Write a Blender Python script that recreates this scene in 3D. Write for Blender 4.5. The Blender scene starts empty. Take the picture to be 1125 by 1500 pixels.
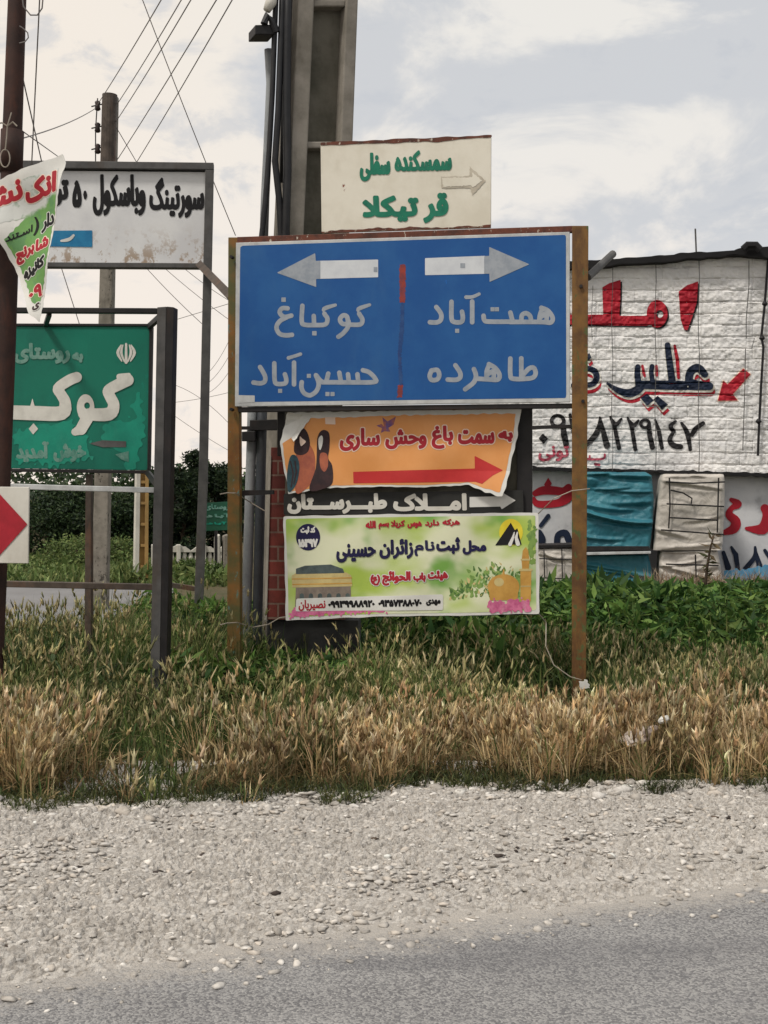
import bpy, bmesh, math, random, unicodedata
import numpy as np
from mathutils import Vector, Matrix
random.seed(7); RNG = np.random.default_rng(7)
SC = bpy.context.scene
COL = SC.collection
# ------------------------------------------------------------------ camera
F, CX, HY, CAMH = 1800.0, 562.5, 720.0, 1.35      # focal length and horizon measured on the photograph (1125 x 1500)
cam = bpy.data.cameras.new('camera'); cam.sensor_fit = 'VERTICAL'; cam.sensor_height = 36
cam.lens = 36 * F / 1500; cam.shift_y = -(750 - HY) / 1500; cam.clip_end = 3000; cam.clip_start = 0.05
cam_o = bpy.data.objects.new('camera', cam); COL.objects.link(cam_o)
cam_o.location = (0, 0, CAMH); cam_o.rotation_euler = (math.pi / 2, 0, 0); SC.camera = cam_o
# ------------------------------------------------------------------ world + sun (thin overcast evening)
SUN_EL, SUN_AZ = math.radians(57), math.radians(226)   # azimuth clockwise from +Y
world = bpy.data.worlds.new('World'); SC.world = world; world.use_nodes = True
nt = world.node_tree; N = nt.nodes; L = nt.links
bg = N['Background']; bg.inputs[1].default_value = 0.1
sky = N.new('ShaderNodeTexSky'); sky.sky_type = 'NISHITA'; sky.sun_disc = False
sky.sun_elevation = SUN_EL; sky.sun_rotation = SUN_AZ
tc = N.new('ShaderNodeTexCoord')
def wmath(op, a, b=None, c=None):
    n = N.new('ShaderNodeMath'); n.operation = op
    for i, v in enumerate((a, b, c)):
        if v is None: continue
        if isinstance(v, (int, float)): n.inputs[i].default_value = v
        else: L.new(v, n.inputs[i])
    return n.outputs[0]
def wnoise(scale, stretch, detail, rough, off, dist=0.0):
    m = N.new('ShaderNodeMapping'); m.inputs['Scale'].default_value = stretch; m.inputs['Location'].default_value = off
    L.new(tc.outputs['Generated'], m.inputs[0])
    n = N.new('ShaderNodeTexNoise'); n.inputs['Scale'].default_value = scale; n.inputs['Detail'].default_value = detail
    n.inputs['Roughness'].default_value = rough; n.inputs['Distortion'].default_value = dist
    L.new(m.outputs[0], n.inputs[0]); return n.outputs[0]
def wmix(f, a, b):
    n = N.new('ShaderNodeMix'); n.data_type = 'RGBA'
    if isinstance(f, (int, float)): n.inputs[0].default_value = f
    else: L.new(f, n.inputs[0])
    for v, s in ((a, n.inputs[6]), (b, n.inputs[7])):
        if isinstance(v, tuple): s.default_value = v
        else: L.new(v, s)
    return n.outputs[2]
def wramp(v, p0, p1):
    n = N.new('ShaderNodeMapRange'); n.interpolation_type = 'SMOOTHSTEP'; L.new(v, n.inputs[0])
    n.inputs[1].default_value = p0; n.inputs[2].default_value = p1; return n.outputs[0]
sep = N.new('ShaderNodeSeparateXYZ'); L.new(tc.outputs['Generated'], sep.inputs[0])
side = wramp(sep.outputs[0], -0.28, 0.12)                          # cream light to the left, cooler to the right
base = wmix(side, (7.9, 7.2, 6.35, 1), (7.3, 7.05, 6.6, 1))
low = wramp(sep.outputs[2], 0.34, 0.02)
base = wmix(wmath('MULTIPLY', low, 0.6), base, (8.2, 7.2, 6.5, 1))
bn = wnoise(4.2, (1, 1, 2.0), 7, 0.6, (3.1, 1.7, 0.9), 0.45)
big = wramp(wmath('ADD', bn, wmath('MULTIPLY', side, 0.15)), 0.555, 0.675)
base = wmix(wmath('MULTIPLY', big, 0.85), base, (5.05, 5.2, 5.45, 1))
sm = wramp(wnoise(10.5, (1, 1, 2.1), 7, 0.62, (0.3, 5.2, 2.2), 0.5), 0.53, 0.66)
base = wmix(wmath('MULTIPLY', sm, 0.55), base, (4.8, 4.98, 5.3, 1))
base = wmix(0.06, base, sky.outputs[0])
L.new(base, bg.inputs[0])
sun = bpy.data.lights.new('sun', 'SUN'); sun.energy = 1.9; sun.angle = math.radians(10); sun.color = (1, 0.95, 0.87)
sun_o = bpy.data.objects.new('sun', sun); COL.objects.link(sun_o)
sd = Vector((math.sin(SUN_AZ) * math.cos(SUN_EL), math.cos(SUN_AZ) * math.cos(SUN_EL), math.sin(SUN_EL)))
sun_o.rotation_euler = sd.to_track_quat('Z', 'Y').to_euler(); sun_o.location = sd * 30
SC.view_settings.view_transform = 'Standard'; SC.view_settings.look = 'None'
SC.view_settings.exposure = 0.27; SC.view_settings.gamma = 1.0
# ------------------------------------------------------------------ materials
def lin(c):
    return tuple((v / 255 / 12.92) if v / 255 <= 0.04045 else ((v / 255 + 0.055) / 1.055) ** 2.4 for v in c)
class NT:
    def __init__(s, name):
        s.m = bpy.data.materials.new(name); s.m.use_nodes = True; s.t = s.m.node_tree
        s.b = s.t.nodes['Principled BSDF']; s.tc = s.t.nodes.new('ShaderNodeTexCoord').outputs['Object']
    def put(s, sock, v):
        if isinstance(v, (int, float)): sock.default_value = v
        elif isinstance(v, (tuple, list)): sock.default_value = tuple(v) + ((1,) if len(v) == 3 and sock.type == 'RGBA' else ())
        else: s.t.links.new(v, sock)
    def noise(s, scale, detail=4, rough=0.6, stretch=(1, 1, 1), off=(0, 0, 0), dist=0, vec=None):
        m = s.t.nodes.new('ShaderNodeMapping'); m.inputs['Scale'].default_value = stretch; m.inputs['Location'].default_value = off
        s.put(m.inputs[0], vec or s.tc)
        n = s.t.nodes.new('ShaderNodeTexNoise'); s.put(n.inputs['Scale'], scale); s.put(n.inputs['Detail'], detail)
        s.put(n.inputs['Roughness'], rough); s.put(n.inputs['Distortion'], dist); s.put(n.inputs[0], m.outputs[0]); return n.outputs[0]
    def voro(s, scale, feature='F1', stretch=(1, 1, 1), out=0):
        m = s.t.nodes.new('ShaderNodeMapping'); m.inputs['Scale'].default_value = stretch; s.put(m.inputs[0], s.tc)
        n = s.t.nodes.new('ShaderNodeTexVoronoi'); n.feature = feature; s.put(n.inputs['Scale'], scale); s.put(n.inputs[0], m.outputs[0]); return n.outputs[out]
    def ramp(s, v, a, b, lo=0, hi=1):
        n = s.t.nodes.new('ShaderNodeMapRange'); n.interpolation_type = 'SMOOTHSTEP'; s.put(n.inputs[0], v)
        for i, x in enumerate((a, b, lo, hi)): n.inputs[i + 1].default_value = x
        return n.outputs[0]
    def mix(s, f, a, b, mode='MIX'):
        n = s.t.nodes.new('ShaderNodeMix'); n.data_type = 'RGBA'; n.blend_type = mode
        s.put(n.inputs[0], f); s.put(n.inputs[6], a); s.put(n.inputs[7], b); return n.outputs[2]
    def math(s, op, a, b):
        n = s.t.nodes.new('ShaderNodeMath'); n.operation = op; s.put(n.inputs[0], a); s.put(n.inputs[1], b); return n.outputs[0]
    def attr(s, name):
        n = s.t.nodes.new('ShaderNodeAttribute'); n.attribute_name = name; return n.outputs['Color']
    def bump(s, h, strength, dist):
        n = s.t.nodes.new('ShaderNodeBump'); s.put(n.inputs['Strength'], strength); s.put(n.inputs['Distance'], dist); s.put(n.inputs['Height'], h)
        s.t.links.new(n.outputs[0], s.b.inputs['Normal'])
    def done(s, col, rough=0.7, metal=0.0, spec=0.3):
        s.put(s.b.inputs['Base Color'], col); s.put(s.b.inputs['Roughness'], rough); s.put(s.b.inputs['Metallic'], metal)
        s.b.inputs['Specular IOR Level'].default_value = spec; return s.m
def worn(name, c, c2=None, dirt=(120, 110, 95), amt=0.35, scale=6, rough=0.6, bump=0.15, spec=0.3, spots=None, spot_at=0.62, metal=0):
    n = NT(name); a = lin(c); b = lin(c2) if c2 else tuple(x * 0.82 for x in a)
    col = n.mix(n.ramp(n.noise(scale, 5, 0.65), 0.35, 0.7), a, b)
    col = n.mix(n.math('MULTIPLY', n.ramp(n.noise(scale * 0.6, 6, 0.7, (1, 1, 0.35), (4, 2, 9)), 0.5, 0.72), amt), col, lin(dirt))
    if spots: col = n.mix(n.ramp(n.noise(scale * 2.2, 6, 0.72, (1, 1, 0.6), (1, 7, 3)), spot_at, spot_at + 0.05), col, lin(spots))
    n.bump(n.noise(scale * 9, 4, 0.7), bump, 0.004)
    return n.done(col, rough, metal, spec)
M = {}
M['paint_white'] = worn('white_paint', (214, 211, 202), (200, 196, 186), (150, 138, 120), 0.3, 3)
M['cream_board'] = worn('cream_board', (222, 217, 203), (208, 202, 186), (158, 140, 115), 0.3, 3, spots=(120, 60, 40), spot_at=0.72)
M['cream_arrow'] = worn('cream_arrow', (176, 168, 152), (196, 188, 172), (120, 100, 80), 0.3, 8)
M['rust_edge'] = worn('rusty_edge', (105, 58, 42), (70, 42, 34), (40, 28, 24), 0.5, 14, spots=(190, 180, 165), spot_at=0.6)
M['blue'] = worn('blue_sheeting', (18, 78, 142), (32, 90, 150), (54, 98, 144), 0.5, 2.4, rough=0.45, spots=(24, 104, 190), spot_at=0.70)
M['refl_grey'] = worn('reflective_grey', (158, 164, 172), (140, 148, 158), (120, 130, 145), 0.4, 16, rough=0.4)
M['refl_white'] = worn('reflective_white', (208, 212, 216), (196, 200, 206), (150, 150, 155), 0.3, 10, rough=0.4)
M['red_tape'] = worn('red_tape', (150, 60, 48), (112, 54, 60), (60, 70, 110), 0.5, 18)
M['blue_dark'] = worn('scratched_blue', (28, 62, 118), (46, 80, 130), (90, 70, 90), 0.4, 20)
M['alu'] = worn('aluminium_frame', (196, 198, 198), (170, 172, 172), (130, 126, 120), 0.35, 8, rough=0.42)
M['post_rust'] = worn('rusty_ochre_post', (124, 90, 46), (92, 66, 40), (66, 42, 30), 0.85, 7, spots=(80, 90, 52), spot_at=0.555)
M['post_green'] = worn('green_ochre_post', (82, 82, 48), (128, 88, 42), (92, 50, 30), 0.85, 6, spots=(88, 118, 108), spot_at=0.6)
M['steel_dark'] = worn('dark_steel', (38, 36, 37), (28, 27, 28), (62, 48, 40), 0.5, 9, rough=0.55)
M['steel_rusty'] = worn('rusty_steel', (84, 74, 66), (62, 54, 48), (110, 74, 52), 0.6, 9)
M['steel_grey'] = worn('grey_channel_steel', (92, 91, 90), (74, 73, 73), (80, 66, 54), 0.5, 8)
M['brown_pole'] = worn('brown_rusty_pole', (62, 42, 36), (46, 33, 30), (92, 52, 38), 0.6, 7, rough=0.75)
M['concrete'] = worn('weathered_concrete', (142, 136, 127), (112, 107, 98), (76, 71, 60), 0.85, 3.2, rough=0.9, bump=0.5)
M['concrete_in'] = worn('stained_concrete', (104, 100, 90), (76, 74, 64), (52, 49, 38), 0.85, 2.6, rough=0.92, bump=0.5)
M['concrete_far'] = worn('speckled_concrete', (140, 134, 124), (108, 103, 94), (74, 70, 62), 0.7, 6, rough=0.9, bump=0.4, spots=(70, 66, 60), spot_at=0.57)
M['cable'] = worn('black_cable', (36, 37, 40), (28, 28, 30), (60, 58, 56), 0.3, 12, rough=0.5)
M['pipe_grey'] = worn('grey_conduit', (150, 154, 156), (126, 130, 134), (90, 88, 84), 0.5, 5, rough=0.5)
M['pipe_dark'] = worn('dark_conduit', (66, 70, 76), (52, 56, 60), (84, 80, 76), 0.4, 5, rough=0.5)
M['green_sign'] = worn('green_sheeting', (12, 112, 92), (10, 100, 84), (20, 130, 108), 0.5, 3.0, rough=0.45, spots=(8, 122, 104), spot_at=0.63)
M['green_patch'] = worn('bright_green_patch', (20, 140, 116), (16, 126, 106), (60, 150, 128), 0.4, 7, rough=0.5)
M['sign_fade'] = worn('faded_lettering', (116, 152, 140), (80, 132, 118), (20, 110, 92), 0.7, 24)
M['sign_white'] = worn('chalky_white', (216, 214, 206), (198, 196, 188), (160, 160, 150), 0.3, 8)
M['black_ink'] = worn('black_ink', (14, 13, 16), (22, 20, 24), (40, 38, 40), 0.2, 12)
M['green_ink'] = worn('green_ink', (22, 118, 92), (18, 100, 80), (80, 140, 120), 0.3, 14)
M['red_ink'] = worn('red_ink', (172, 38, 52), (156, 34, 46), (120, 30, 40), 0.3, 10)
M['red_arrow'] = worn('red_print', (196, 52, 52), (184, 46, 48), (160, 50, 44), 0.3, 6, rough=0.5)
M['navy_ink'] = worn('navy_ink', (32, 30, 72), (26, 24, 60), (50, 48, 90), 0.3, 10)
M['wall_red'] = worn('wall_red_paint', (176, 28, 46), (156, 24, 42), (120, 22, 36), 0.35, 5)
M['wall_navy'] = worn('wall_navy_paint', (20, 34, 58), (16, 26, 46), (40, 54, 76), 0.3, 6)
M['wall_black'] = worn('wall_black_paint', (24, 22, 26), (34, 32, 34), (60, 58, 58), 0.3, 6)
M['wall_rose'] = worn('wall_rose_paint', (178, 80, 96), (160, 60, 80), (200, 150, 150), 0.4, 8)
M['banner_white'] = worn('white_vinyl', (222, 221, 216), (206, 205, 200), (170, 164, 150), 0.25, 4, rough=0.5)
M['orange'] = worn('orange_vinyl', (222, 150, 84), (228, 160, 98), (206, 136, 84), 0.4, 3, rough=0.45, spec=0.4)
M['outline_pink'] = worn('pale_outline', (238, 214, 196), (232, 206, 190), (220, 180, 160), 0.2, 8)
M['black_strip'] = worn('black_strip', (34, 34, 34), (46, 46, 44), (66, 62, 56), 0.4, 4)
M['parrot_teal'] = worn('teal_feather', (54, 84, 92), (40, 62, 72), (30, 44, 54), 0.5, 20)
M['parrot_rust'] = worn('rust_feather', (176, 100, 72), (150, 82, 66), (110, 60, 56), 0.5, 12)
M['parrot_dark'] = worn('dark_feather', (64, 44, 46), (46, 34, 38), (30, 26, 30), 0.4, 16)
M['sky_bird'] = worn('violet_print', (110, 80, 130), (190, 110, 70), (70, 90, 160), 0.6, 22)
M['tarp_beige'] = worn('beige_tarp', (176, 168, 156), (154, 148, 138), (120, 112, 102), 0.5, 3.5, rough=0.65, bump=0.3)
M['gold'] = worn('gold_print', (206, 160, 82), (186, 138, 66), (150, 110, 60), 0.4, 9)
M['tan'] = worn('tan_print', (206, 188, 130), (190, 170, 118), (150, 134, 96), 0.4, 12)
M['stone_print'] = worn('grey_print', (140, 128, 116), (120, 108, 100), (90, 80, 76), 0.5, 16)
M['roof_print'] = worn('slate_print', (84, 96, 96), (64, 74, 76), (110, 118, 110), 0.4, 14)
M['pink_print'] = worn('pink_flower_print', (216, 120, 158), (186, 84, 128), (230, 190, 200), 0.5, 26)
M['leafy_print'] = worn('leafy_print', (130, 160, 84), (96, 132, 66), (190, 200, 130), 0.7, 24)
M['leafy_dark'] = worn('dark_leaf_print', (86, 122, 62), (70, 104, 54), (120, 150, 80), 0.5, 24)
M['dark_plank'] = worn('dark_weathered_plank', (58, 58, 58), (40, 40, 41), (84, 78, 70), 0.6, 4, rough=0.9, bump=0.4)
M['yellow'] = worn('yellow_print', (226, 210, 60), (210, 190, 50), (190, 170, 60), 0.3, 8)
M['sticker_blue'] = worn('blue_sticker', (40, 128, 172), (30, 112, 158), (70, 140, 170), 0.3, 10)
M['sheet_blue'] = worn('light_blue_sheet', (90, 150, 184), (70, 130, 170), (120, 160, 180), 0.4, 5)
M['far_green'] = worn('far_green_board', (30, 84, 62), (24, 70, 54), (60, 110, 84), 0.4, 2)
M['fence_white'] = worn('white_concrete', (206, 202, 192), (184, 180, 170), (140, 132, 120), 0.5, 2, rough=0.85)
M['yellow_concrete'] = worn('ochre_concrete', (176, 142, 88), (150, 122, 78), (110, 92, 64), 0.5, 3, rough=0.9)
M['wire'] = worn('wire', (120, 114, 112), (104, 100, 98), (90, 86, 86), 0.2, 3)
M['cord'] = worn('pale_cord', (170, 160, 146), (140, 130, 118), (110, 100, 90), 0.3, 10)
M['bark'] = worn('bark', (70, 58, 46), (54, 44, 36), (40, 34, 28), 0.5, 6, rough=0.95, bump=0.6)
M['ceramic'] = worn('brown_ceramic', (44, 34, 34), (60, 46, 42), (30, 24, 24), 0.3, 10, rough=0.3)
M['bag'] = worn('crumpled_plastic', (196, 186, 178), (172, 156, 146), (150, 116, 100), 0.4, 14, rough=0.4)
def m_stain():
    n = NT('stained_white_board')
    a = n.mix(n.ramp(n.noise(2.5, 5, 0.6), 0.35, 0.7), lin((226, 226, 226)), lin((212, 212, 214)))
    sx = n.t.nodes.new('ShaderNodeSeparateXYZ'); n.put(sx.inputs[0], n.tc)
    lowm = n.ramp(sx.outputs[2], 0.42, 0.02)                                # rust creeps up from the lower edge
    st = n.ramp(n.noise(9, 7, 0.75, (1, 1, 0.8)), 0.5, 0.6)
    a = n.mix(n.math('MULTIPLY', n.math('MULTIPLY', lowm, st), 0.85), a, lin((150, 122, 90)))
    n.bump(n.noise(20, 4, 0.6), 0.1, 0.004); return n.done(a, 0.6)
M['white_stained'] = m_stain()
def m_greenbanner():
    n = NT('printed_green_vinyl')
    a = n.mix(n.ramp(n.noise(1.6, 3, 0.5, (1, 1, 1.5), (2, 0, 1)), 0.40, 0.60), lin((168, 192, 84)), lin((220, 222, 190)))
    a = n.mix(n.ramp(n.noise(2.3, 3, 0.5, (1, 1, 1.2), (7, 1, 3)), 0.5, 0.66), a, lin((120, 168, 78)))
    n.bump(n.noise(8, 3, 0.5), 0.1, 0.01); return n.done(a, 0.45, 0, 0.4)
M['green_banner'] = m_greenbanner()
def m_torn():
    n = NT('printed_torn_vinyl')
    sx = n.t.nodes.new('ShaderNodeSeparateXYZ'); n.put(sx.inputs[0], n.tc)
    t = n.math('ADD', n.math('MULTIPLY', sx.outputs[0], -0.5), n.math('ADD', sx.outputs[2], n.math('MULTIPLY', n.noise(7, 4, 0.6), 0.12)))
    a = n.mix(n.ramp(t, 0.135, 0.165), lin((108, 156, 84)), lin((206, 208, 204)))
    a = n.mix(n.math('MULTIPLY', n.ramp(n.noise(11, 5, 0.6), 0.5, 0.62), 0.55), a, lin((86, 132, 96)))
    n.bump(n.noise(9, 4, 0.6), 0.3, 0.01); return n.done(a, 0.5, 0, 0.4)
M['torn'] = m_torn()
def m_brick():
    n = NT('brick_face')
    b = n.t.nodes.new('ShaderNodeTexBrick'); m = n.t.nodes.new('ShaderNodeMapping'); m.inputs['Rotation'].default_value = (math.pi / 2, 0, 0)
    n.put(m.inputs[0], n.tc); n.put(b.inputs[0], m.outputs[0]); b.inputs['Scale'].default_value = 1
    b.inputs['Brick Width'].default_value = 0.21; b.inputs['Row Height'].default_value = 0.105; b.inputs['Mortar Size'].default_value = 0.007
    b.inputs['Color1'].default_value = lin((124, 58, 50)) + (1,); b.inputs['Color2'].default_value = lin((96, 50, 46)) + (1,); b.inputs['Mortar'].default_value = lin((128, 104, 92)) + (1,)
    a = n.mix(n.math('MULTIPLY', n.ramp(n.noise(12, 5, 0.7), 0.45, 0.7), 0.5), b.outputs[0], lin((60, 40, 36)))
    n.bump(n.math('SUBTRACT', n.noise(40, 4, 0.6), b.outputs[1]), 0.5, 0.006); return n.done(a, 0.9)
M['brick'] = m_brick()
def m_wall():
    n = NT('painted_rough_wall')
    a = n.mix(n.ramp(n.noise(1.3, 6, 0.65, (1, 1, 2.2)), 0.38, 0.68), lin((232, 230, 228)), lin((212, 211, 211)))
    a = n.mix(n.math('MULTIPLY', n.ramp(n.noise(3.5, 7, 0.75, (0.5, 1, 2.5), (3, 3, 3)), 0.52, 0.68), 0.55), a, lin((160, 158, 156)))
    n.bump(n.noise(11, 6, 0.72), 0.6, 0.03); return n.done(a, 0.8)
M['wall'] = m_wall()
def m_wall_low():
    n = NT('grey_render')
    a = n.mix(n.ramp(n.noise(1.2, 6, 0.65), 0.35, 0.7), lin((214, 214, 216)), lin((188, 189, 193)))
    a = n.mix(n.math('MULTIPLY', n.ramp(n.noise(2.0, 6, 0.7, (1, 1, 1), (5, 5, 5)), 0.52, 0.7), 0.5), a, lin((122, 122, 126)))
    n.bump(n.noise(12, 5, 0.6), 0.3, 0.01); return n.done(a, 0.85)
M['wall_low'] = m_wall_low()
M['roof_black'] = worn('black_roof_felt', (22, 22, 24), (34, 33, 34), (52, 48, 46), 0.4, 2, rough=0.85, bump=0.6)
def m_tarp(name, c1, c2, c3):
    n = NT(name)
    a = n.mix(n.ramp(n.noise(2.2, 5, 0.6), 0.35, 0.68), lin(c1), lin(c2))
    a = n.mix(n.math('MULTIPLY', n.ramp(n.noise(4, 6, 0.7, (1, 1, 1), (3, 1, 8)), 0.5, 0.7), 0.5), a, lin(c3))
    n.bump(n.noise(6, 4, 0.55, (1, 1, 0.7), (0, 0, 0), 1.2), 0.55, 0.04); return n.done(a, 0.5, 0, 0.4)
M['tarp_teal'] = m_tarp('teal_tarp', (52, 120, 134), (40, 102, 118), (76, 138, 148))
M['tarp_grey'] = m_tarp('grey_beige_tarp', (204, 197, 188), (182, 176, 168), (146, 138, 130))
def m_leaf(name, transl=0.25, rough=0.6):
    n = NT(name); a = n.attr('Col')
    n.done(n.mix(0.35, a, n.mix(n.ramp(n.noise(3, 3, 0.6), 0.3, 0.7), lin((110, 110, 80)), lin((250, 250, 240))), 'SOFT_LIGHT'), rough, 0, 0.25)
    tr = n.t.nodes.new('ShaderNodeBsdfTranslucent'); mx = n.t.nodes.new('ShaderNodeMixShader'); n.put(tr.inputs[0], a); n.put(mx.inputs[0], transl)
    n.t.links.new(n.b.outputs[0], mx.inputs[1]); n.t.links.new(tr.outputs[0], mx.inputs[2])
    n.t.links.new(mx.outputs[0], n.t.nodes['Material Output'].inputs[0]); return n.m
M['leaf'] = m_leaf('foliage')
def m_stone():
    n = NT('limestone_pebbles'); a = n.attr('Col')
    n.bump(n.noise(90, 4, 0.6), 0.4, 0.004)
    return n.done(n.mix(0.5, a, n.mix(n.ramp(n.noise(30, 4, 0.6), 0.3, 0.7), lin((150, 150, 150)), lin((255, 255, 255))), 'MULTIPLY'), 0.9, 0, 0.2)
M['stone'] = m_stone()
def m_ground():
    n = NT('soil'); a = n.mix(n.ramp(n.noise(1.5, 6, 0.7), 0.35, 0.7), lin((74, 72, 48)), lin((96, 84, 62)))
    n.bump(n.noise(14, 5, 0.7), 0.8, 0.03); return n.done(a, 0.95)
M['soil'] = m_ground()
def m_gravel():
    n = NT('dusty_gravel')
    a = n.mix(n.ramp(n.noise(2.2, 6, 0.7, (0.5, 2.0, 1)), 0.35, 0.68), lin((211, 205, 197)), lin((194, 188, 180)))
    v = n.voro(60); c = n.voro(60, out=1)
    a = n.mix(0.28, a, n.mix(n.ramp(c, 0.2, 0.8), lin((132, 127, 122)), lin((232, 228, 222))))
    a = n.mix(n.ramp(v, 0.5, 0.85, 0, 0.4), a, lin((122, 112, 100)))
    n.bump(n.math('ADD', n.math('MULTIPLY', v, -0.6), n.noise(160, 4, 0.7)), 0.9, 0.012); return n.done(a, 0.95, 0, 0.15)
M['gravel'] = m_gravel()
def m_asphalt():
    n = NT('worn_asphalt')
    a = n.mix(n.ramp(n.noise(1.6, 6, 0.65, (0.7, 1.8, 1)), 0.35, 0.7), lin((139, 138, 139)), lin((120, 119, 121)))
    c = n.voro(150, out=1); v = n.voro(150)
    a = n.mix(0.42, a, n.mix(n.ramp(c, 0.15, 0.85), lin((84, 84, 85)), lin((194, 192, 188))))
    sx = n.t.nodes.new('ShaderNodeSeparateXYZ'); n.put(sx.inputs[0], n.tc)
    edge = n.math('SUBTRACT', sx.outputs[1], n.math('MULTIPLY', sx.outputs[0], 0.374))   # distance to the ragged edge; dust blown onto the tar
    a = n.mix(n.math('MULTIPLY', n.ramp(n.noise(0.9, 5, 0.6, (0.6, 2.2, 1), (4, 4, 0)), 0.5, 0.62), 0.35), a, lin((96, 96, 100)))
    edge = n.math('ADD', edge, n.math('ADD', n.math('MULTIPLY', n.noise(3, 8, 0.8, (0.8, 1.6, 1)), 0.5), n.math('MULTIPLY', n.voro(70, out=1), 0.12)))
    a = n.mix(n.ramp(edge, 3.84, 4.14, 0, 0.92), a, lin((182, 176, 168)))
    n.bump(n.math('ADD', n.math('MULTIPLY', v, -0.8), n.noise(220, 3, 0.6)), 0.8, 0.006); return n.done(a, 0.9, 0, 0.2)
M['asphalt'] = m_asphalt()
M['far_road'] = worn('far_asphalt', (132, 131, 132), (116, 115, 116), (120, 116, 112), 0.4, 0.6, rough=0.95)
# ------------------------------------------------------------------ objects, tags, mesh helpers
def K(px, py, d): return Vector(((px - CX) / F * d, d, CAMH + (HY - py) / F * d))
def tag(o, label=None, cat=None, group=None, kind=None):
    for k, v in (('label', label), ('category', cat), ('group', group), ('kind', kind)):
        if v: o[k] = v
    return o
def thing(name, loc, label, cat, group=None):
    o = bpy.data.objects.new(name, None); o.empty_display_size = 0.1; COL.objects.link(o); o.location = loc
    return tag(o, label, cat, group)
def wloc(o):
    v = Vector(o.location)
    while o.parent: o = o.parent; v += Vector(o.location)
    return v
def obj(name, V, FC, mat, parent=None, origin=None, smooth=False, bevel=0, solid=0, cols=None):
    V = np.asarray(V, dtype=float).reshape(-1, 3)
    pw = np.array(wloc(parent)) if parent else np.zeros(3)
    og = np.array(origin) if origin is not None else pw
    me = bpy.data.meshes.new(name); me.from_pydata((V - og).tolist(), [], [tuple(int(i) for i in f) for f in FC])
    if mat: me.materials.append(M[mat] if isinstance(mat, str) else mat)
    if smooth: me.polygons.foreach_set('use_smooth', [True] * len(me.polygons))
    if cols is not None:
        ca = me.color_attributes.new('Col', 'FLOAT_COLOR', 'POINT')
        c4 = np.ones((len(V), 4)); c4[:, :3] = cols; ca.data.foreach_set('color', c4.ravel())
    o = bpy.data.objects.new(name, me); COL.objects.link(o)
    if parent: o.parent = parent
    o.location = og - pw
    if solid: md = o.modifiers.new('thick', 'SOLIDIFY'); md.thickness = solid; md.offset = -1
    if bevel: md = o.modifiers.new('bevel', 'BEVEL'); md.width = bevel; md.segments = 2; md.limit_method = 'ANGLE'
    return o
class MB:
    """collects shapes for ONE mesh"""
    def __init__(s): s.V = []; s.F = []
    def add(s, V, FC):
        k = len(s.V); s.V += [tuple(v) for v in V]; s.F += [tuple(i + k for i in f) for f in FC]; return s
    def prism(s, front, back):
        n = len(front); s.add(list(front) + list(back), [tuple(range(n)), tuple(range(2 * n - 1, n - 1, -1))] + [(i, i + n, (i + 1) % n + n, (i + 1) % n) for i in range(n)]); return s
    def box(s, lo, hi):
        x0, y0, z0 = lo; x1, y1, z1 = hi
        return s.prism([(x0, y0, z0), (x1, y0, z0), (x1, y0, z1), (x0, y0, z1)], [(x0, y1, z0), (x1, y1, z0), (x1, y1, z1), (x0, y1, z1)])
    def bar(s, p, q, w, t=None):
        p, q = Vector(p), Vector(q); d = (q - p).normalized(); u = d.cross(Vector((0, 1, 0)))
        if u.length < 1e-3: u = Vector((1, 0, 0))
        u = u.normalized() * w / 2; v = d.cross(u).normalized() * (t or w) / 2
        return s.prism([p + u + v, p - u + v, p - u - v, p + u - v], [q + u + v, q - u + v, q - u - v, q + u - v])
    def tube(s, pts, r, n=8, caps=True):
        pts = [Vector(p) for p in pts]; rr = r if isinstance(r, (list, tuple)) else [r] * len(pts); V = []
        for i, p in enumerate(pts):
            d = (pts[min(i + 1, len(pts) - 1)] - pts[max(i - 1, 0)]).normalized()
            u = d.cross(Vector((0.13, 0.98, 0.11))).normalized(); v = d.cross(u)
            for k in range(n): a = 2 * math.pi * k / n; V.append(p + (u * math.cos(a) + v * math.sin(a)) * rr[i])
        FC = [(i * n + k, i * n + (k + 1) % n, (i + 1) * n + (k + 1) % n, (i + 1) * n + k) for i in range(len(pts) - 1) for k in range(n)]
        if caps: FC += [tuple(range(n - 1, -1, -1)), tuple(range((len(pts) - 1) * n, len(pts) * n))]
        return s.add(V, FC)
    def build(s, name, mat, parent=None, origin=None, **kw): return obj(name, s.V, s.F, mat, parent, origin, **kw)
class Surf:
    """a real vertical plane in the place, given by two spots (photo column, distance); at() maps photo marks onto it"""
    def __init__(s, a, b, disp=None):
        A = K(a[0], HY, a[1]); B = K(b[0], HY, b[1]); d = (B - A); d.z = 0; d.normalize()
        s.A = A; s.n = Vector((d.y, -d.x, 0));  s.n = s.n if s.n.y < 0 else -s.n; s.disp = disp
    def at(s, px, py, lift=0.0):
        r = Vector(((px - CX) / F, 1, (HY - py) / F)); c = Vector((0, 0, CAMH))
        t = (s.A - c).dot(s.n) / r.dot(s.n)
        if s.disp: lift = lift + s.disp(px, py)
        return c + r * t + s.n * lift
    def arr(s, P, lift=0.0): return [s.at(x, y, lift) for x, y in P]
def board(name, surf, poly, mat, parent, thick=0.02, lift=0.0, bevel=0.003, origin=None):
    return MB().prism(surf.arr(poly, lift), surf.arr(poly, lift - thick)).build(name, mat, parent, origin, bevel=bevel)
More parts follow.
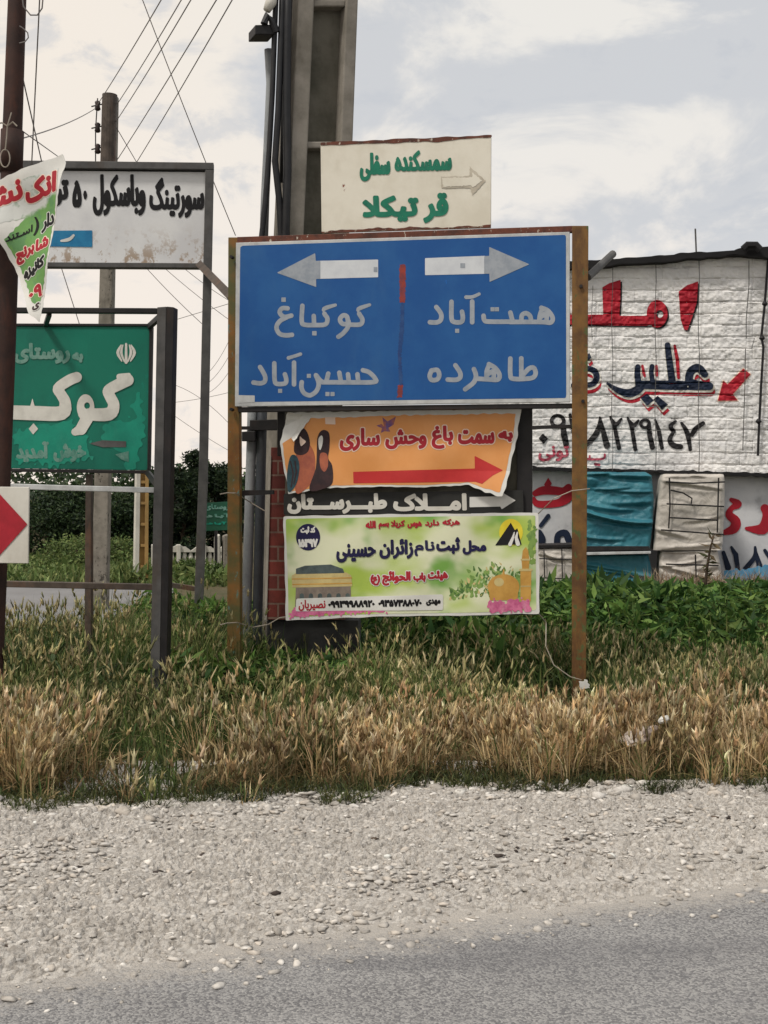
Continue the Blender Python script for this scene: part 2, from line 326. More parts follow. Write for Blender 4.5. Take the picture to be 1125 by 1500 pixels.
# ---- shapes given as distance fields -> clean outlined meshes (lettering, printed shapes, torn sheets)
def f_poly(P):
    P = np.array(P, float)
    def f(X, Y):
        ins = np.zeros(X.shape, int); D = np.full(X.shape, 1e9)
        for (x0, y0), (x1, y1) in zip(P, np.roll(P, -1, 0)):
            c = ((y0 <= Y) & (y1 > Y)) | ((y1 <= Y) & (y0 > Y))
            ins ^= (c & (X < (x1 - x0) * (Y - y0) / ((y1 - y0) or 1e-9) + x0)).astype(int)
            D = np.minimum(D, seg(X, Y, x0, y0, x1, y1))
        return np.where(ins == 1, -D, D)
    f.bb = (P[:, 0].min(), P[:, 1].min(), P[:, 0].max(), P[:, 1].max()); return f
def seg(X, Y, x0, y0, x1, y1, r0=0, r1=0):
    dx, dy = x1 - x0, y1 - y0; l = dx * dx + dy * dy
    t = np.clip(((X - x0) * dx + (Y - y0) * dy) / l, 0, 1) if l > 0 else np.zeros(X.shape)
    return np.hypot(X - x0 - t * dx, Y - y0 - t * dy) - (r0 + (r1 - r0) * t)
def f_sm(P): return f_poly(smooth_pts([P[-1]] + list(P) + [P[0], P[1]], 4)[4:-5])
def f_stroke(P, r):
    """tapering pen stroke; points are (x, y) or (x, y, radius)"""
    Q = [(p[0], p[1], p[2] if len(p) > 2 else r) for p in P]
    def f(X, Y):
        D = np.full(X.shape, 1e9)
        for a, b in zip(Q, Q[1:] if len(Q) > 1 else Q): D = np.minimum(D, seg(X, Y, a[0], a[1], b[0], b[1], a[2], b[2]))
        return D
    m = max(q[2] for q in Q)
    f.bb = (min(q[0] for q in Q) - m, min(q[1] for q in Q) - m, max(q[0] for q in Q) + m, max(q[1] for q in Q) + m); return f
def smooth_pts(P, k=4):
    """Catmull-Rom through pen points so that bends are round"""
    P = [np.array((p[0], p[1], p[2] if len(p) > 2 else -1.0)) for p in P]
    if len(P) < 3: return [tuple(p) if p[2] >= 0 else (p[0], p[1]) for p in P]
    out = []
    for i in range(len(P) - 1):
        a, b, c, d = P[max(i - 1, 0)], P[i], P[i + 1], P[min(i + 2, len(P) - 1)]
        for j in range(k):
            t = j / k; q = 0.5 * (2 * b + (c - a) * t + (2 * a - 5 * b + 4 * c - d) * t * t + (3 * b - a - 3 * c + d) * t ** 3); out.append(q)
    out.append(P[-1])
    return [(q[0], q[1]) if q[2] < 0 else (q[0], q[1], q[2]) for q in out]
def f_ell(cx, cy, rx, ry):
    def f(X, Y): return (np.hypot((X - cx) / rx, (Y - cy) / ry) - 1) * min(rx, ry)
    f.bb = (cx - rx, cy - ry, cx + rx, cy + ry); return f
def f_union(fs):
    def f(X, Y):
        D = fs[0](X, Y)
        for g in fs[1:]: D = np.minimum(D, g(X, Y))
        return D
    f.bb = (min(g.bb[0] for g in fs), min(g.bb[1] for g in fs), max(g.bb[2] for g in fs), max(g.bb[3] for g in fs)); return f
def f_minus(a, b):
    def f(X, Y): return np.maximum(a(X, Y), -b(X, Y))
    f.bb = a.bb; return f
def f_and(a, b):
    def f(X, Y): return np.maximum(a(X, Y), b(X, Y))
    f.bb = a.bb; return f
def f_grow(a, e):
    def f(X, Y): return a(X, Y) - e
    f.bb = (a.bb[0] - e, a.bb[1] - e, a.bb[2] + e, a.bb[3] + e); return f
def f_map(a, ox, oy, sc):
    """field drawn in an enlarged detail's units -> photo units"""
    def f(X, Y): return a((X - ox) * sc, (Y - oy) * sc) / sc
    f.bb = (a.bb[0] / sc + ox, a.bb[1] / sc + oy, a.bb[2] / sc + ox, a.bb[3] / sc + oy); return f
def f_shift(a, dx, dy):
    def f(X, Y): return a(X - dx, Y - dy)
    f.bb = (a.bb[0] + dx, a.bb[1] + dy, a.bb[2] + dx, a.bb[3] + dy); return f
def f_wob(a, amp, sc, seed=0):
    """hand-made, ragged edge"""
    r = np.random.default_rng(seed); ph = r.uniform(0, 6.28, 8); fr = r.uniform(0.5, 2.2, 8) / sc; an = r.uniform(0, 6.28, 8)
    def f(X, Y): return a(X, Y) + amp * sum(np.sin((X * math.cos(an[i]) + Y * math.sin(an[i])) * fr[i] * 6.28 + ph[i]) for i in range(8)) / 3
    f.bb = (a.bb[0] - amp, a.bb[1] - amp, a.bb[2] + amp, a.bb[3] + amp); return f
def field_mesh(f, step, run=12):
    x0, y0, x1, y1 = f.bb; x0 -= step * 1.5; y0 -= step * 1.5
    nx = int((x1 - x0) / step) + 3; ny = int((y1 - y0) / step) + 3
    gx = x0 + np.arange(nx) * step; gy = y0 + np.arange(ny) * step
    X, Y = np.meshgrid(gx, gy); D = f(X, Y); I = D < 0
    V = []; ix = {}; FC = []
    def vid(key, x, y):
        if key not in ix: ix[key] = len(V); V.append((x, y))
        return ix[key]
    cnt = I[:-1, :-1].astype(int) + I[:-1, 1:] + I[1:, :-1] + I[1:, 1:]
    for j in range(ny - 1):
        i = 0
        row = cnt[j]
        while i < nx - 1:
            c = row[i]
            if c == 0: i += 1; continue
            if c == 4:
                k = i
                while k < nx - 1 and row[k] == 4 and k - i < run: k += 1
                FC.append((vid((i, j), gx[i], gy[j]), vid((k, j), gx[k], gy[j]), vid((k, j + 1), gx[k], gy[j + 1]), vid((i, j + 1), gx[i], gy[j + 1]))); i = k; continue
            cs = [(i, j), (i + 1, j), (i + 1, j + 1), (i, j + 1)]; poly = []
            for a in range(4):
                p, q = cs[a], cs[(a + 1) % 4]; dp, dq = D[p[1], p[0]], D[q[1], q[0]]
                if dp < 0: poly.append(vid(p, gx[p[0]], gy[p[1]]))
                if (dp < 0) != (dq < 0):
                    t = dp / (dp - dq); key = (min(p, q), max(p, q))
                    poly.append(vid(key, gx[p[0]] + t * (gx[q[0]] - gx[p[0]]), gy[p[1]] + t * (gy[q[1]] - gy[p[1]])))
            if len(poly) >= 3: FC.append(tuple(poly))
            i += 1
    return V, FC
def decal(name, surf, f, mat, parent, lift=0.003, step=0.7, run=12, solid=0, smooth=False, origin=None):
    V, FC = field_mesh(f, step, run); lift *= getattr(surf, 'ls', 1.0)
    return obj(name, [surf.at(x, y, lift) for x, y in V], [t[::-1] for t in FC], mat, parent, origin, solid=solid, smooth=smooth)
# ---- Persian lettering: joined letter forms from the built-in font, outlines read as curves and re-meshed
FORMS = {}
for cp in list(range(0xFB50, 0xFDFF)) + list(range(0xFE70, 0xFEFD)):
    dd = unicodedata.decomposition(chr(cp)).split()
    if len(dd) == 2 and dd[0] in ('<isolated>', '<final>', '<initial>', '<medial>'): FORMS.setdefault(chr(int(dd[1], 16)), {})[dd[0][1:-1]] = chr(cp)
LAM = {'\u0627': ('\uFEFB', '\uFEFC'), '\u0622': ('\uFEF5', '\uFEF6')}
def shape_word(w):
    out = []; pj = False; i = 0; digits = ''
    def flush():
        nonlocal digits
        out.extend(reversed(digits)); digits = ''
    while i < len(w):
        c = w[i]
        if c.isdigit(): digits += c; pj = False; i += 1; continue
        flush()
        if c == '\u200c': pj = False; i += 1; continue
        if c == 'ل' and i + 1 < len(w) and w[i + 1] in LAM: out.append(LAM[w[i + 1]][1 if pj else 0]); pj = False; i += 2; continue
        if c == '\u0640': out.append(c); pj = True; i += 1; continue
        fm = FORMS.get(c)
        if not fm: out.append({'(': ')', ')': '('}.get(c, c)); pj = False; i += 1; continue
        nx = w[i + 1] if i + 1 < len(w) else ''
        nj = 'initial' in fm and (nx == '\u0640' or nx in FORMS)
        out.append(fm['medial'] if pj and nj else fm.get('final', fm.get('isolated')) if pj else fm['initial'] if nj else fm.get('isolated', c)); pj = nj; i += 1
    flush(); return ''.join(reversed(out))
def word_loops(w):
    cu = bpy.data.curves.new('word', 'FONT'); cu.body = shape_word(w); cu.size = 100
    o = bpy.data.objects.new('word', cu); COL.objects.link(o)
    dg = bpy.context.evaluated_depsgraph_get(); c2 = o.evaluated_get(dg).to_curve(dg); loops = []
    for s in c2.splines:
        pts = []
        if s.type == 'BEZIER':
            bp = s.bezier_points; n = len(bp)
            for i in range(n):
                a, b = bp[i], bp[(i + 1) % n]; p0, p1, p2, p3 = a.co, a.handle_right, b.handle_left, b.co
                st = ((p1 - p0).cross(p3 - p0)).length < 1e-3 and ((p2 - p0).cross(p3 - p0)).length < 1e-3
                for t in ((0,) if st else (0, .25, .5, .75)):
                    u = 1 - t; q = p0 * u ** 3 + p1 * 3 * u * u * t + p2 * 3 * u * t * t + p3 * t ** 3; pts.append((q.x, -q.y))
        else: pts = [(p.co.x, -p.co.y) for p in s.points]
        if len(pts) > 2: loops.append(np.array(pts))
    o.evaluated_get(dg).to_curve_clear(); bpy.data.objects.remove(o); bpy.data.curves.remove(cu); return loops
def f_text(w, x0, x1, y0, y1, bold=0.8, slope=0.0, slant=0.0):
    LP = word_loops(w); A = np.concatenate(LP); lo, hi = A.min(0), A.max(0); b = bold
    S = [(p - lo) / (hi - lo) * np.array((x1 - x0 - 2 * b, y1 - y0 - 2 * b)) + np.array((x0 + b, y0 + b)) for p in LP]
    S = [np.stack((p[:, 0] + slant * (y1 - p[:, 1]), p[:, 1] + slope * (p[:, 0] - x0)), 1) for p in S]
    E = np.concatenate([np.concatenate((p, np.roll(p, -1, 0)), 1) for p in S])
    def f(X, Y):
        sh = X.shape; X = X.ravel(); Y = Y.ravel(); W = np.zeros(X.shape, int); D = np.full(X.shape, 1e9)
        for ax, ay, bx, by in E:
            up = (ay <= Y) & (by > Y); dn = (by <= Y) & (ay > Y)
            if by != ay:
                xs = (bx - ax) * (Y - ay) / (by - ay) + ax; W += (up & (X < xs)).astype(int) - (dn & (X < xs)).astype(int)
            k = (X > min(ax, bx) - 6) & (X < max(ax, bx) + 6)
            if k.any(): D[k] = np.minimum(D[k], seg(X[k], Y[k], ax, ay, bx, by))
        return (np.where(W != 0, -D, D) - b).reshape(sh)
    A = np.concatenate(S); f.bb = (A[:, 0].min() - b, A[:, 1].min() - b, A[:, 0].max() + b, A[:, 1].max() + b); return f
def pen(strokes, r, dots=(), dr=None, ox=0, oy=0, sc=1):
    """hand lettering traced as pen strokes"""
    fs = [f_stroke(smooth_pts(s), r) for s in strokes]
    fs += [f_poly([(x - q, y - q), (x + q, y - q), (x + q, y + q), (x - q, y + q)]) for x, y, q in [(d + (dr,))[:3] for d in dots]]
    return f_map(f_union(fs), ox, oy, sc)
# ================================================================== SETTING
def gp(px, d, z=0.0): return Vector(((px - CX) / F * d, d, z))
gr = []
xs = np.concatenate((np.linspace(-400, -12, 14), np.linspace(-9, 9, 60), np.linspace(12, 400, 14)))
ys = np.concatenate((np.linspace(-60, 3, 8), np.linspace(4, 20, 54), np.linspace(24, 900, 24)))
XX, YY = np.meshgrid(xs, ys)
def dip(x, y):
    """the verge sinks a little behind the gravel, then levels out"""
    a = np.clip((y - 5.9) / 1.3, 0, 1); b = np.clip((11.0 - y) / 1.5, 0, 1); c = np.clip((9 - np.abs(x)) / 2, 0, 1)
    return -0.15 * a * a * (3 - 2 * a) * b * b * (3 - 2 * b) * c
ZZ = np.where((YY > 5.6) & (YY < 10.6) & (abs(XX) < 8), 0.02 * np.sin(XX * 2.1 + YY) * np.sin(YY * 1.7), 0) - 0.012 + dip(XX, YY)
nx = len(xs)
FG = [(j * nx + i, j * nx + i + 1, (j + 1) * nx + i + 1, (j + 1) * nx + i) for j in range(len(ys) - 1) for i in range(nx - 1)]
tag(obj('ground', np.stack((XX.ravel(), YY.ravel(), ZZ.ravel()), 1), FG, 'soil', smooth=True), kind='structure')
def edge_grass(x): return 5.42 + 0.115 * x + 0.10 * math.sin(x * 2.3 + 0.5) + 0.06 * math.sin(x * 6.1) + 0.03 * math.sin(x * 14)   # where gravel meets grass
def vnoise(x, y, s, seed=0):
    """smooth value noise in metres"""
    x = np.asarray(x) / s; y = np.asarray(y) / s
    def h(i, j): return np.modf(np.abs(np.sin(i * 127.1 + j * 311.7 + seed * 74.7) * 43758.5453))[0]
    i, j = np.floor(x), np.floor(y); u, v = x - i, y - j; u = u * u * (3 - 2 * u); v = v * v * (3 - 2 * v)
    return (h(i, j) * (1 - u) + h(i + 1, j) * u) * (1 - v) + (h(i, j + 1) * (1 - u) + h(i + 1, j + 1) * u) * v
# gravel shoulder, a real uneven sheet
gx = np.arange(-2.3, 2.6, 0.0072); gy = np.arange(2.7, 6.2, 0.0072); GX, GY = np.meshgrid(gx, gy)
def cells(x, y, sx, sy, seed):
    """packed angular stones: every cell a tilted facet, sunk at its rim"""
    def h(i, j, k): return np.modf(np.abs(np.sin(i * 12.9898 + j * 78.233 + (seed + k) * 37.719) * 43758.5453))[0]
    u, v = x / sx, y / sy; i0, j0 = np.floor(u), np.floor(v); d1 = np.full(u.shape, 9.0); d2 = d1.copy(); Z = np.zeros(u.shape)
    for di in (-1, 0, 1):
        for dj in (-1, 0, 1):
            i, j = i0 + di, j0 + dj; a, b = u - i - h(i, j, 1), v - j - h(i, j, 2); d = np.hypot(a, b); m = d < d1
            d2 = np.where(m, d1, np.minimum(d2, d)); z = h(i, j, 3) + .55 * (a * (h(i, j, 4) - .5) + b * (h(i, j, 5) - .5)) * 2; Z = np.where(m, z, Z); d1 = np.where(m, d, d1)
    return Z * np.clip((d2 - d1) / .28, 0, 1) ** .7
def gravel_base(x, y):
    rut = (vnoise(x * 0.25, y * 1.6, 0.25, 3) - 0.5) * 0.024
    return 0.012 + rut + (vnoise(x, y, 0.09, 1) - 0.5) * 0.012
def gravel_z(x, y, rel=0.0):
    z = gravel_base(x, y) + rel
    fall = np.clip((y - (3.66 + 0.374 * x)) / 0.28, 0, 1)                       # runs out level with the tar
    eg = 5.42 + 0.115 * x; back = np.clip((eg + 0.24 - y) / 0.2, 0, 1)
    return z * fall * back - 0.008 * (1 - back) - 0.012 * (1 - fall)
GU, GW = GX * .966 + GY * .259, GY * .966 - GX * .259
rel_amt = np.clip(2.4 * (.6 * vnoise(GU * .22, GW, .13, 81) + .4 * vnoise(GU * .5, GW, .09, 83)) - .42, .10, 1.0)
GREL = (cells(GX, GY, .030, .024, 1) * .022 + cells(GX + 5, GY, .014, .012, 2) * .010) * rel_amt
GZ = gravel_z(GX, GY, GREL - .006); n2 = len(gx)
idx = np.arange(len(gx) * len(gy)).reshape(len(gy), n2); FG = np.stack((idx[:-1, :-1], idx[:-1, 1:], idx[1:, 1:], idx[1:, :-1]), 2).reshape(-1, 4)
def quick(name, V, FC, mat):
    me = bpy.data.meshes.new(name); me.vertices.add(len(V)); me.vertices.foreach_set('co', V.astype(np.float32).ravel()); me.loops.add(FC.size); me.loops.foreach_set('vertex_index', FC.astype(np.int32).ravel())
    me.polygons.add(len(FC)); me.polygons.foreach_set('loop_start', np.arange(0, FC.size, 4, dtype=np.int32)); me.materials.append(M[mat]); me.update(calc_edges=True); me.polygons.foreach_set('use_smooth', [False] * len(FC))
    o = bpy.data.objects.new(name, me); COL.objects.link(o); return o
tag(quick('gravel_shoulder', np.stack((GX.ravel(), GY.ravel(), GZ.ravel()), 1), FG, 'gravel'), kind='structure')
rx = np.linspace(-60, 60, 241)
RV = [(x, -9 + 0.374 * x, 0.0) for x in rx] + [(x, 4.02 + 0.374 * x + 0.05 * math.sin(x * 5) + 0.03 * math.sin(x * 13), 0.0) for x in rx]
tag(obj('road', RV, [(i, i + 1, i + 242, i + 241) for i in range(240)], 'asphalt'), kind='structure')
far = [gp(-900, 11.6, 0.004), gp(-250, 11.2, 0.004), gp(235, 12.6, 0.004), gp(250, 14.5, 0.004), gp(255, 17.3, 0.004), gp(60, 17.6, 0.004), gp(-400, 18, 0.004), gp(-1200, 18, 0.004)]
tag(obj('side_road', far, [tuple(range(8))], 'far_road'), kind='structure')

# ================================================================== BUILDING (right)
WA = Surf((780, 16.35), (1125, 15.75)); bl = thing('roadside_building', gp(950, 16.6), 'low roadside building, rough white upper wall with red and navy hand lettering', 'building')
# upper wall: rough, wrinkled coursed skin as real relief
def wall_sheet(name, surf, x0, x1, ytop, ybot, sp, relief, mat, parent):
    nx = int((x1 - x0) / sp) + 1; ny = int((ybot(x0) - ytop(x0)) / sp) + 1; V = []
    for j in range(ny):
        for i in range(nx):
            px = x0 + (x1 - x0) * i / (nx - 1); a, b = ytop(px), ybot(px); py = a + (b - a) * j / (ny - 1)
            V.append(surf.at(px, py, relief(px, py)))
    return obj(name, V, [(j * nx + i, (j + 1) * nx + i, (j + 1) * nx + i + 1, j * nx + i + 1) for j in range(ny - 1) for i in range(nx - 1)], mat, parent)
def crs(px, py):
    """rough blockwork courses under thick whitewash"""
    row = (py - 375 + 2.5 * (float(vnoise(px, py * .2, 30, 2)) - .5)) / 17.0; k = math.floor(row); t = row - k; c = (px + (k % 2) * 19) / 38.0; kc = math.floor(c); tc_ = c - kc
    ed = min(t, 1 - t) * 17; ec = min(tc_, 1 - tc_) * 38; hb = math.modf(abs(math.sin(k * 12.99 + kc * 78.2) * 43758.5))[0]
    j = (1 - min(ed / 1.7, 1)) * (.1 + .9 * float(vnoise(px, k * 31.0, 24, 4))) * .038 + (1 - min(ec / 1.5, 1)) * .016 * (hb > .5)
    lump_ = float(vnoise(px, py, 7.5, 6)) * .018 + float(vnoise(px, py, 3.1, 7)) * .014
    return 0.02 + .016 * hb + lump_ - j
wt = lambda x: 388 - (x - 865) * 0.062 if x < 1075 else 375 + (x - 1075) * 0.02
wb = lambda x: 684 + (x - 785) * 0.028
wall_sheet('upper_wall', WA, 690, 1230, wt, wb, 1.7, crs, 'wall', bl)
mb = MB(); mb.prism(WA.arr([(690, 399), (865, 388), (1075, 375), (1230, 378), (1230, 700), (690, 684)], -0.01), WA.arr([(690, 399), (865, 388), (1075, 375), (1230, 378), (1230, 700), (690, 684)], -4.0)); mb.build('building_core', 'wall_low', bl)
ed = f_wob(f_poly([(680, 400), (865, 386), (1072, 371), (1100, 366), (1240, 369), (1240, 379), (1125, 382), (1076, 378), (865, 396), (680, 410)]), 1.1, 40, 3)
decal('roof_edge', WA, ed, 'roof_black', bl, 0.22, 2.0, 6, solid=0.5)
MB().prism(WA.arr([(680, 399), (865, 386), (1072, 371), (1240, 369)], 0.2) , WA.arr([(680, 399), (865, 386), (1072, 371), (1240, 369)], -4.2)).build('roof', 'roof_black', bl)
decal('ledge', WA, f_wob(f_poly([(690, 681), (1230, 696), (1230, 704), (1125, 699), (940, 692), (690, 688)]), 1.0, 30, 4), 'roof_black', bl, 0.06, 1.5, 8, solid=0.25)
WL = Surf((780, 16.5), (1125, 15.9))
board('lower_wall', WL, [(690, 686), (1230, 700), (1230, 872), (690, 868)], 'wall_low', bl, 0.2)
# cords hanging down the wall, nailed at the joints
for x, y0, y1, r in ((784 + 113, 392, 690, 0.006), (960, 385, 690, 0.007), (1023, 378, 691, 0.007), (868, 420, 500, 0.005)):
    MB().tube([WA.at(x + 1.0 * math.sin(y * .05), y, 0.1) for y in np.linspace(y0, y1, 12)], r * .75, 5).build('wall_cord', 'steel_grey', bl)
cr = [(1096, 384), (1096, 420), (1092, 470), (1092, 497), (1104, 497), (1100, 512), (1091, 512), (1090, 570), (1087, 660)]
MB().tube([WA.at(x, y, 0.1) for x, y in cr], 0.006, 5).build('wall_cord', 'steel_grey', bl)
cr = [(1124, 380), (1121, 420), (1119, 447), (1114, 495), (1117, 510), (1114, 560), (1110, 640), (1109, 668)]
mb = MB().tube([WA.at(x, y, 0.11) for x, y in cr], 0.016, 6)
for x, y in ((1119, 447), (1115, 497), (1110, 618)): mb.tube([WA.at(x, y - 4, 0.11), WA.at(x, y, 0.11), WA.at(x, y + 4, 0.11)], [0.015, 0.04, 0.012], 8)
mb.build('hanging_cable', 'wall_black', bl)
MB().tube([WA.at(1020, 372, 0), WA.at(1018.5, 335, 0)], 0.011, 6).build('roof_rod', 'steel_grey', bl)
MB().tube([WA.at(1086, 372, 0.3), WA.at(1092, 366, 0.3), WA.at(1104, 366, 0.3), WA.at(1110, 373, 0.3)], 0.05, 7).build('roof_lump', 'roof_black', bl)
# lettering painted on the wall
WAL = Surf((780, 16.35), (1125, 15.75), crs)
wz = dict(ox=850, oy=390, sc=4.09)
al = f_poly([(588, 155), (640, 118), (705, 95), (697, 220), (672, 300), (642, 385), (622, 385), (600, 320)])
meem = f_minus(f_union([f_ell(460, 288, 62, 82), f_stroke([(478, 300, 44), (455, 318, 40)], 40)]), f_ell(476, 290, 21, 23))
body = f_union([f_poly([(-140, 293), (138, 293), (133, 130), (175, 105), (242, 85), (240, 200), (234, 300), (405, 300), (440, 350), (395, 360), (-140, 352)]), meem])
red = f_map(f_union([al, body]), **wz)
decal('lettering', WAL, f_shift(red, 2.2, 2.2), 'wall_black', bl, 0.007, 0.9, 2); decal('lettering', WAL, red, 'wall_red', bl, 0.013, 0.9, 2)
nav = [[(745, 650, 20), (705, 612, 24), (662, 632, 24), (652, 690, 24), (700, 712, 26), (772, 718, 22)], [(772, 720, 24), (560, 715, 28), (372, 712, 24)], [(522, 475, 17), (535, 580, 20), (552, 710, 22)],
       [(430, 602, 14), (425, 640, 14), (435, 705, 16)], [(345, 605, 16), (342, 650, 18), (350, 712, 20)], [(375, 712, 22), (335, 748, 26), (285, 762, 24), (220, 742, 17), (163, 703, 7)], [(40, 612, 16), (88, 632, 18), (97, 680, 18), (60, 712, 16), (-40, 716, 16)]]
navf = f_map(f_union([f_stroke(smooth_pts(s), 20) for s in nav] + [f_poly([(360, 790), (400, 765), (440, 805), (400, 838)]), f_poly([(438, 800), (462, 778), (525, 830), (490, 862)]), f_poly([(35, 545), (55, 520), (68, 550), (48, 570)])]), **wz)
decal('lettering', WAL, f_shift(navf, 2.6, 8.5), 'wall_red', bl, 0.005, 0.9, 2); decal('lettering', WAL, f_shift(f_grow(navf, 1.3), 0.8, 2.2), 'paint_white', bl, 0.009, 0.9, 2); decal('lettering', WAL, navf, 'wall_navy', bl, 0.015, 0.9, 2)
decal('lettering', WAL, f_map(f_union([f_stroke([(565, 480, 8), (580, 560, 11), (588, 670, 9)], 10), f_stroke([(372, 600, 8), (385, 660, 8)], 8), f_stroke([(455, 600, 8), (458, 655, 9)], 8)]), **wz), 'wall_red', bl, 0.017, 0.9, 2)
arw = f_map(f_poly([(975, 615), (1018, 650), (912, 768), (942, 805), (822, 808), (855, 688), (880, 710)]), **wz)
decal('arrow', WAL, f_grow(arw, 1.5), 'outline_pink', bl, 0.005, 0.9, 2); decal('arrow', WAL, arw, 'wall_red', bl, 0.013, 0.9, 2)
dg = [f_stroke(smooth_pts([(118, 905, 5), (112, 960, 12), (90, 1015, 18), (40, 1068, 14)]), 10), f_stroke(smooth_pts([(120, 915, 8), (138, 990, 15), (160, 1075, 19)]), 10),
      f_stroke([(180, 905, 7), (205, 960, 12), (232, 1090, 13)], 10), f_stroke(smooth_pts([(185, 915, 8), (215, 950, 13), (246, 915, 7)]), 10), f_stroke([(285, 910, 7), (308, 965, 12), (330, 1098, 12)], 10), f_stroke(smooth_pts([(288, 920, 8), (320, 955, 13), (348, 925, 7)]), 10),
      f_minus(f_ell(388, 945, 35, 32), f_ell(388, 945, 16, 14)), f_stroke([(410, 955, 13), (415, 1010, 15), (432, 1085, 16)], 10), f_stroke([(448, 920, 6), (470, 985, 13), (488, 1088, 12)], 10),
      f_stroke(smooth_pts([(570, 930, 8), (540, 960, 13), (560, 990, 12)]), 10), f_stroke(smooth_pts([(560, 990, 10), (535, 1040, 14), (560, 1075, 17), (600, 1082, 16)]), 10), f_stroke(smooth_pts([(605, 940, 8), (640, 1000, 15), (658, 1100, 10)]), 10), f_stroke(smooth_pts([(735, 942, 12), (690, 975, 15), (668, 1010, 13)]), 10)]
decal('lettering', WAL, f_map(f_union(dg), **wz), 'wall_black', bl, 0.013, 0.8, 2)
z7 = dict(ox=760, oy=320, sc=2.586)
dg2 = [f_minus(f_ell(148, 768, 30, 27), f_ell(148, 768, 16, 14)), f_stroke([(168, 780, 9), (172, 820, 12), (180, 855, 11)], 10), f_poly([(92, 815), (112, 835), (95, 855), (76, 833)]), f_stroke([(195, 745, 6), (210, 800, 12), (222, 860, 11)], 10)]
decal('lettering', WAL, f_map(f_union(dg2), **z7), 'wall_black', bl, 0.013, 0.8, 2)
decal('lettering', WAL, f_text('تونی', 789, 834, 653, 676, 1.0), 'wall_rose', bl, 0.013, 0.6, 2)
decal('lettering', WAL, f_union([f_stroke(smooth_pts([(886, 666), (884, 672), (866, 673), (852, 672)]), 1.6), f_stroke([(872, 680), (878, 681)], 1.8), f_stroke([(864, 668), (864, 673)], 1.4)]), 'wall_rose', bl, 0.013, 0.6, 2)
z8 = dict(ox=770, oy=680, sc=3.169)
decal('lettering', WL, f_map(f_union([f_poly([(85, 95), (105, 62), (122, 90), (105, 115)]), f_stroke(smooth_pts([(45, 135, 14), (80, 122, 20), (130, 122, 20), (175, 125, 18), (200, 105, 14), (195, 150, 24), (150, 180, 18), (60, 185, 16), (36, 160, 10)]), 15)]), **z8), 'wall_red', bl, 0.01, 0.8)
decal('lettering', WL, f_map(f_union([f_stroke([(70, 285, 9), (105, 240, 10)], 9), f_stroke(smooth_pts([(60, 320, 18), (75, 350, 18), (60, 385, 18)]), 16), f_stroke(smooth_pts([(145, 380, 14), (150, 330, 14), (185, 320, 16), (205, 360, 16), (240, 380, 16)]), 14)]), **z8), 'wall_navy', bl, 0.012, 0.8)
decal('lettering', WL, f_map(f_union([f_stroke(smooth_pts([(955, 165, 10), (985, 185, 18), (955, 205, 12), (945, 235, 18), (975, 265, 22), (965, 300, 22), (920, 318, 12)]), 18), f_stroke(smooth_pts([(1105, 205, 12), (1120, 245, 22), (1100, 300, 26), (1025, 298, 8)]), 20), f_stroke(smooth_pts([(1110, 205), (1160, 280), (1220, 290)]), 20)]), **z8), 'wall_red', bl, 0.01, 0.8)
decal('lettering', WL, f_map(f_union([f_stroke([(918, 410, 9), (940, 480, 14)], 9), f_stroke([(955, 385, 6), (975, 420, 12), (985, 488, 10)], 9), f_stroke(smooth_pts([(1065, 385, 6), (1062, 430, 10), (1020, 485, 12)]), 9), f_stroke([(1066, 400, 6), (1085, 470, 14)], 10), f_stroke([(1110, 400, 8), (1160, 470, 12)], 10)]), **z8), 'wall_navy', bl, 0.012, 0.8)
# tarpaulin-covered machines in front of the lower wall
def lump(name, surf, poly_rows, depth, mat, parent, wr=0.035, seed=1, lift=0.0):
    """cloth-covered box: rounded, wrinkled skin on front, sides and top; rows = (y, x0, x1)"""
    r = np.random.default_rng(seed); rows = poly_rows; ny = 80; nxx = 70; nd = 8; V = []; W = nxx + 2 * nd
    Y = np.linspace(rows[0][0], rows[-1][0], ny); yt, yb = rows[0][0], rows[-1][0]
    FL = [(r.uniform(yt - 10, yb), r.uniform(-22, 26), r.uniform(-6, 34), r.uniform(1.6, 4.2), wr * r.uniform(.35, 1.1), r.uniform(-.4, .4), r.uniform(.6, 1.4)) for _ in range(13 if wr > .04 else 6)]
    for j, y in enumerate(Y):
        x0 = np.interp(y, [q[0] for q in rows], [q[1] for q in rows]); x1 = np.interp(y, [q[0] for q in rows], [q[2] for q in rows])
        for i in range(W):
            if i < nd: px, dp = x0, depth * (1 - i / nd)
            elif i >= nd + nxx: px, dp = x1, depth * ((i - nd - nxx + 1) / nd)
            else: px, dp = x0 + (x1 - x0) * (i - nd) / (nxx - 1), 0
            u_ = (px - x0) / max(x1 - x0, 1); fold = (float(vnoise(px, y, 24, seed + 3)) - .5) * wr * 1.1 + (float(vnoise(px + y * .5, y, 6, seed + 11)) - .5) * wr * .35
            for y0_, sl_, sg_, w_, am_, ua, ub in FL:
                c_ = (y - y0_ - sl_ * u_ - sg_ * u_ * (1 - u_)) / w_; e_ = min(max((u_ - ua) / .25, 0), 1) * min(max((ub - u_) / .25, 0), 1)
                if abs(c_) < 3: fold += am_ * e_ * (math.exp(-c_ * c_) - .6 * math.exp(-(c_ - 1.5) ** 2))
            tt = (px - x0) / max(x1 - x0, 1); rnd = -0.05 * max(0, 1 - min(tt, 1 - tt) / 0.06) ** 2 - (0.10 * max(0, 1 - j / 3.0) ** 2)
            V.append(surf.at(px, y, lift - dp + fold + rnd))
    FC = [(j * W + i, (j + 1) * W + i, (j + 1) * W + i + 1, j * W + i + 1) for j in range(ny - 1) for i in range(W - 1)]
    FC += [(W - 1 - i, W - 2 - i, i + 1, i) for i in range(W // 2 - 1)]
    return obj(name, V, FC, mat, parent, smooth=True)
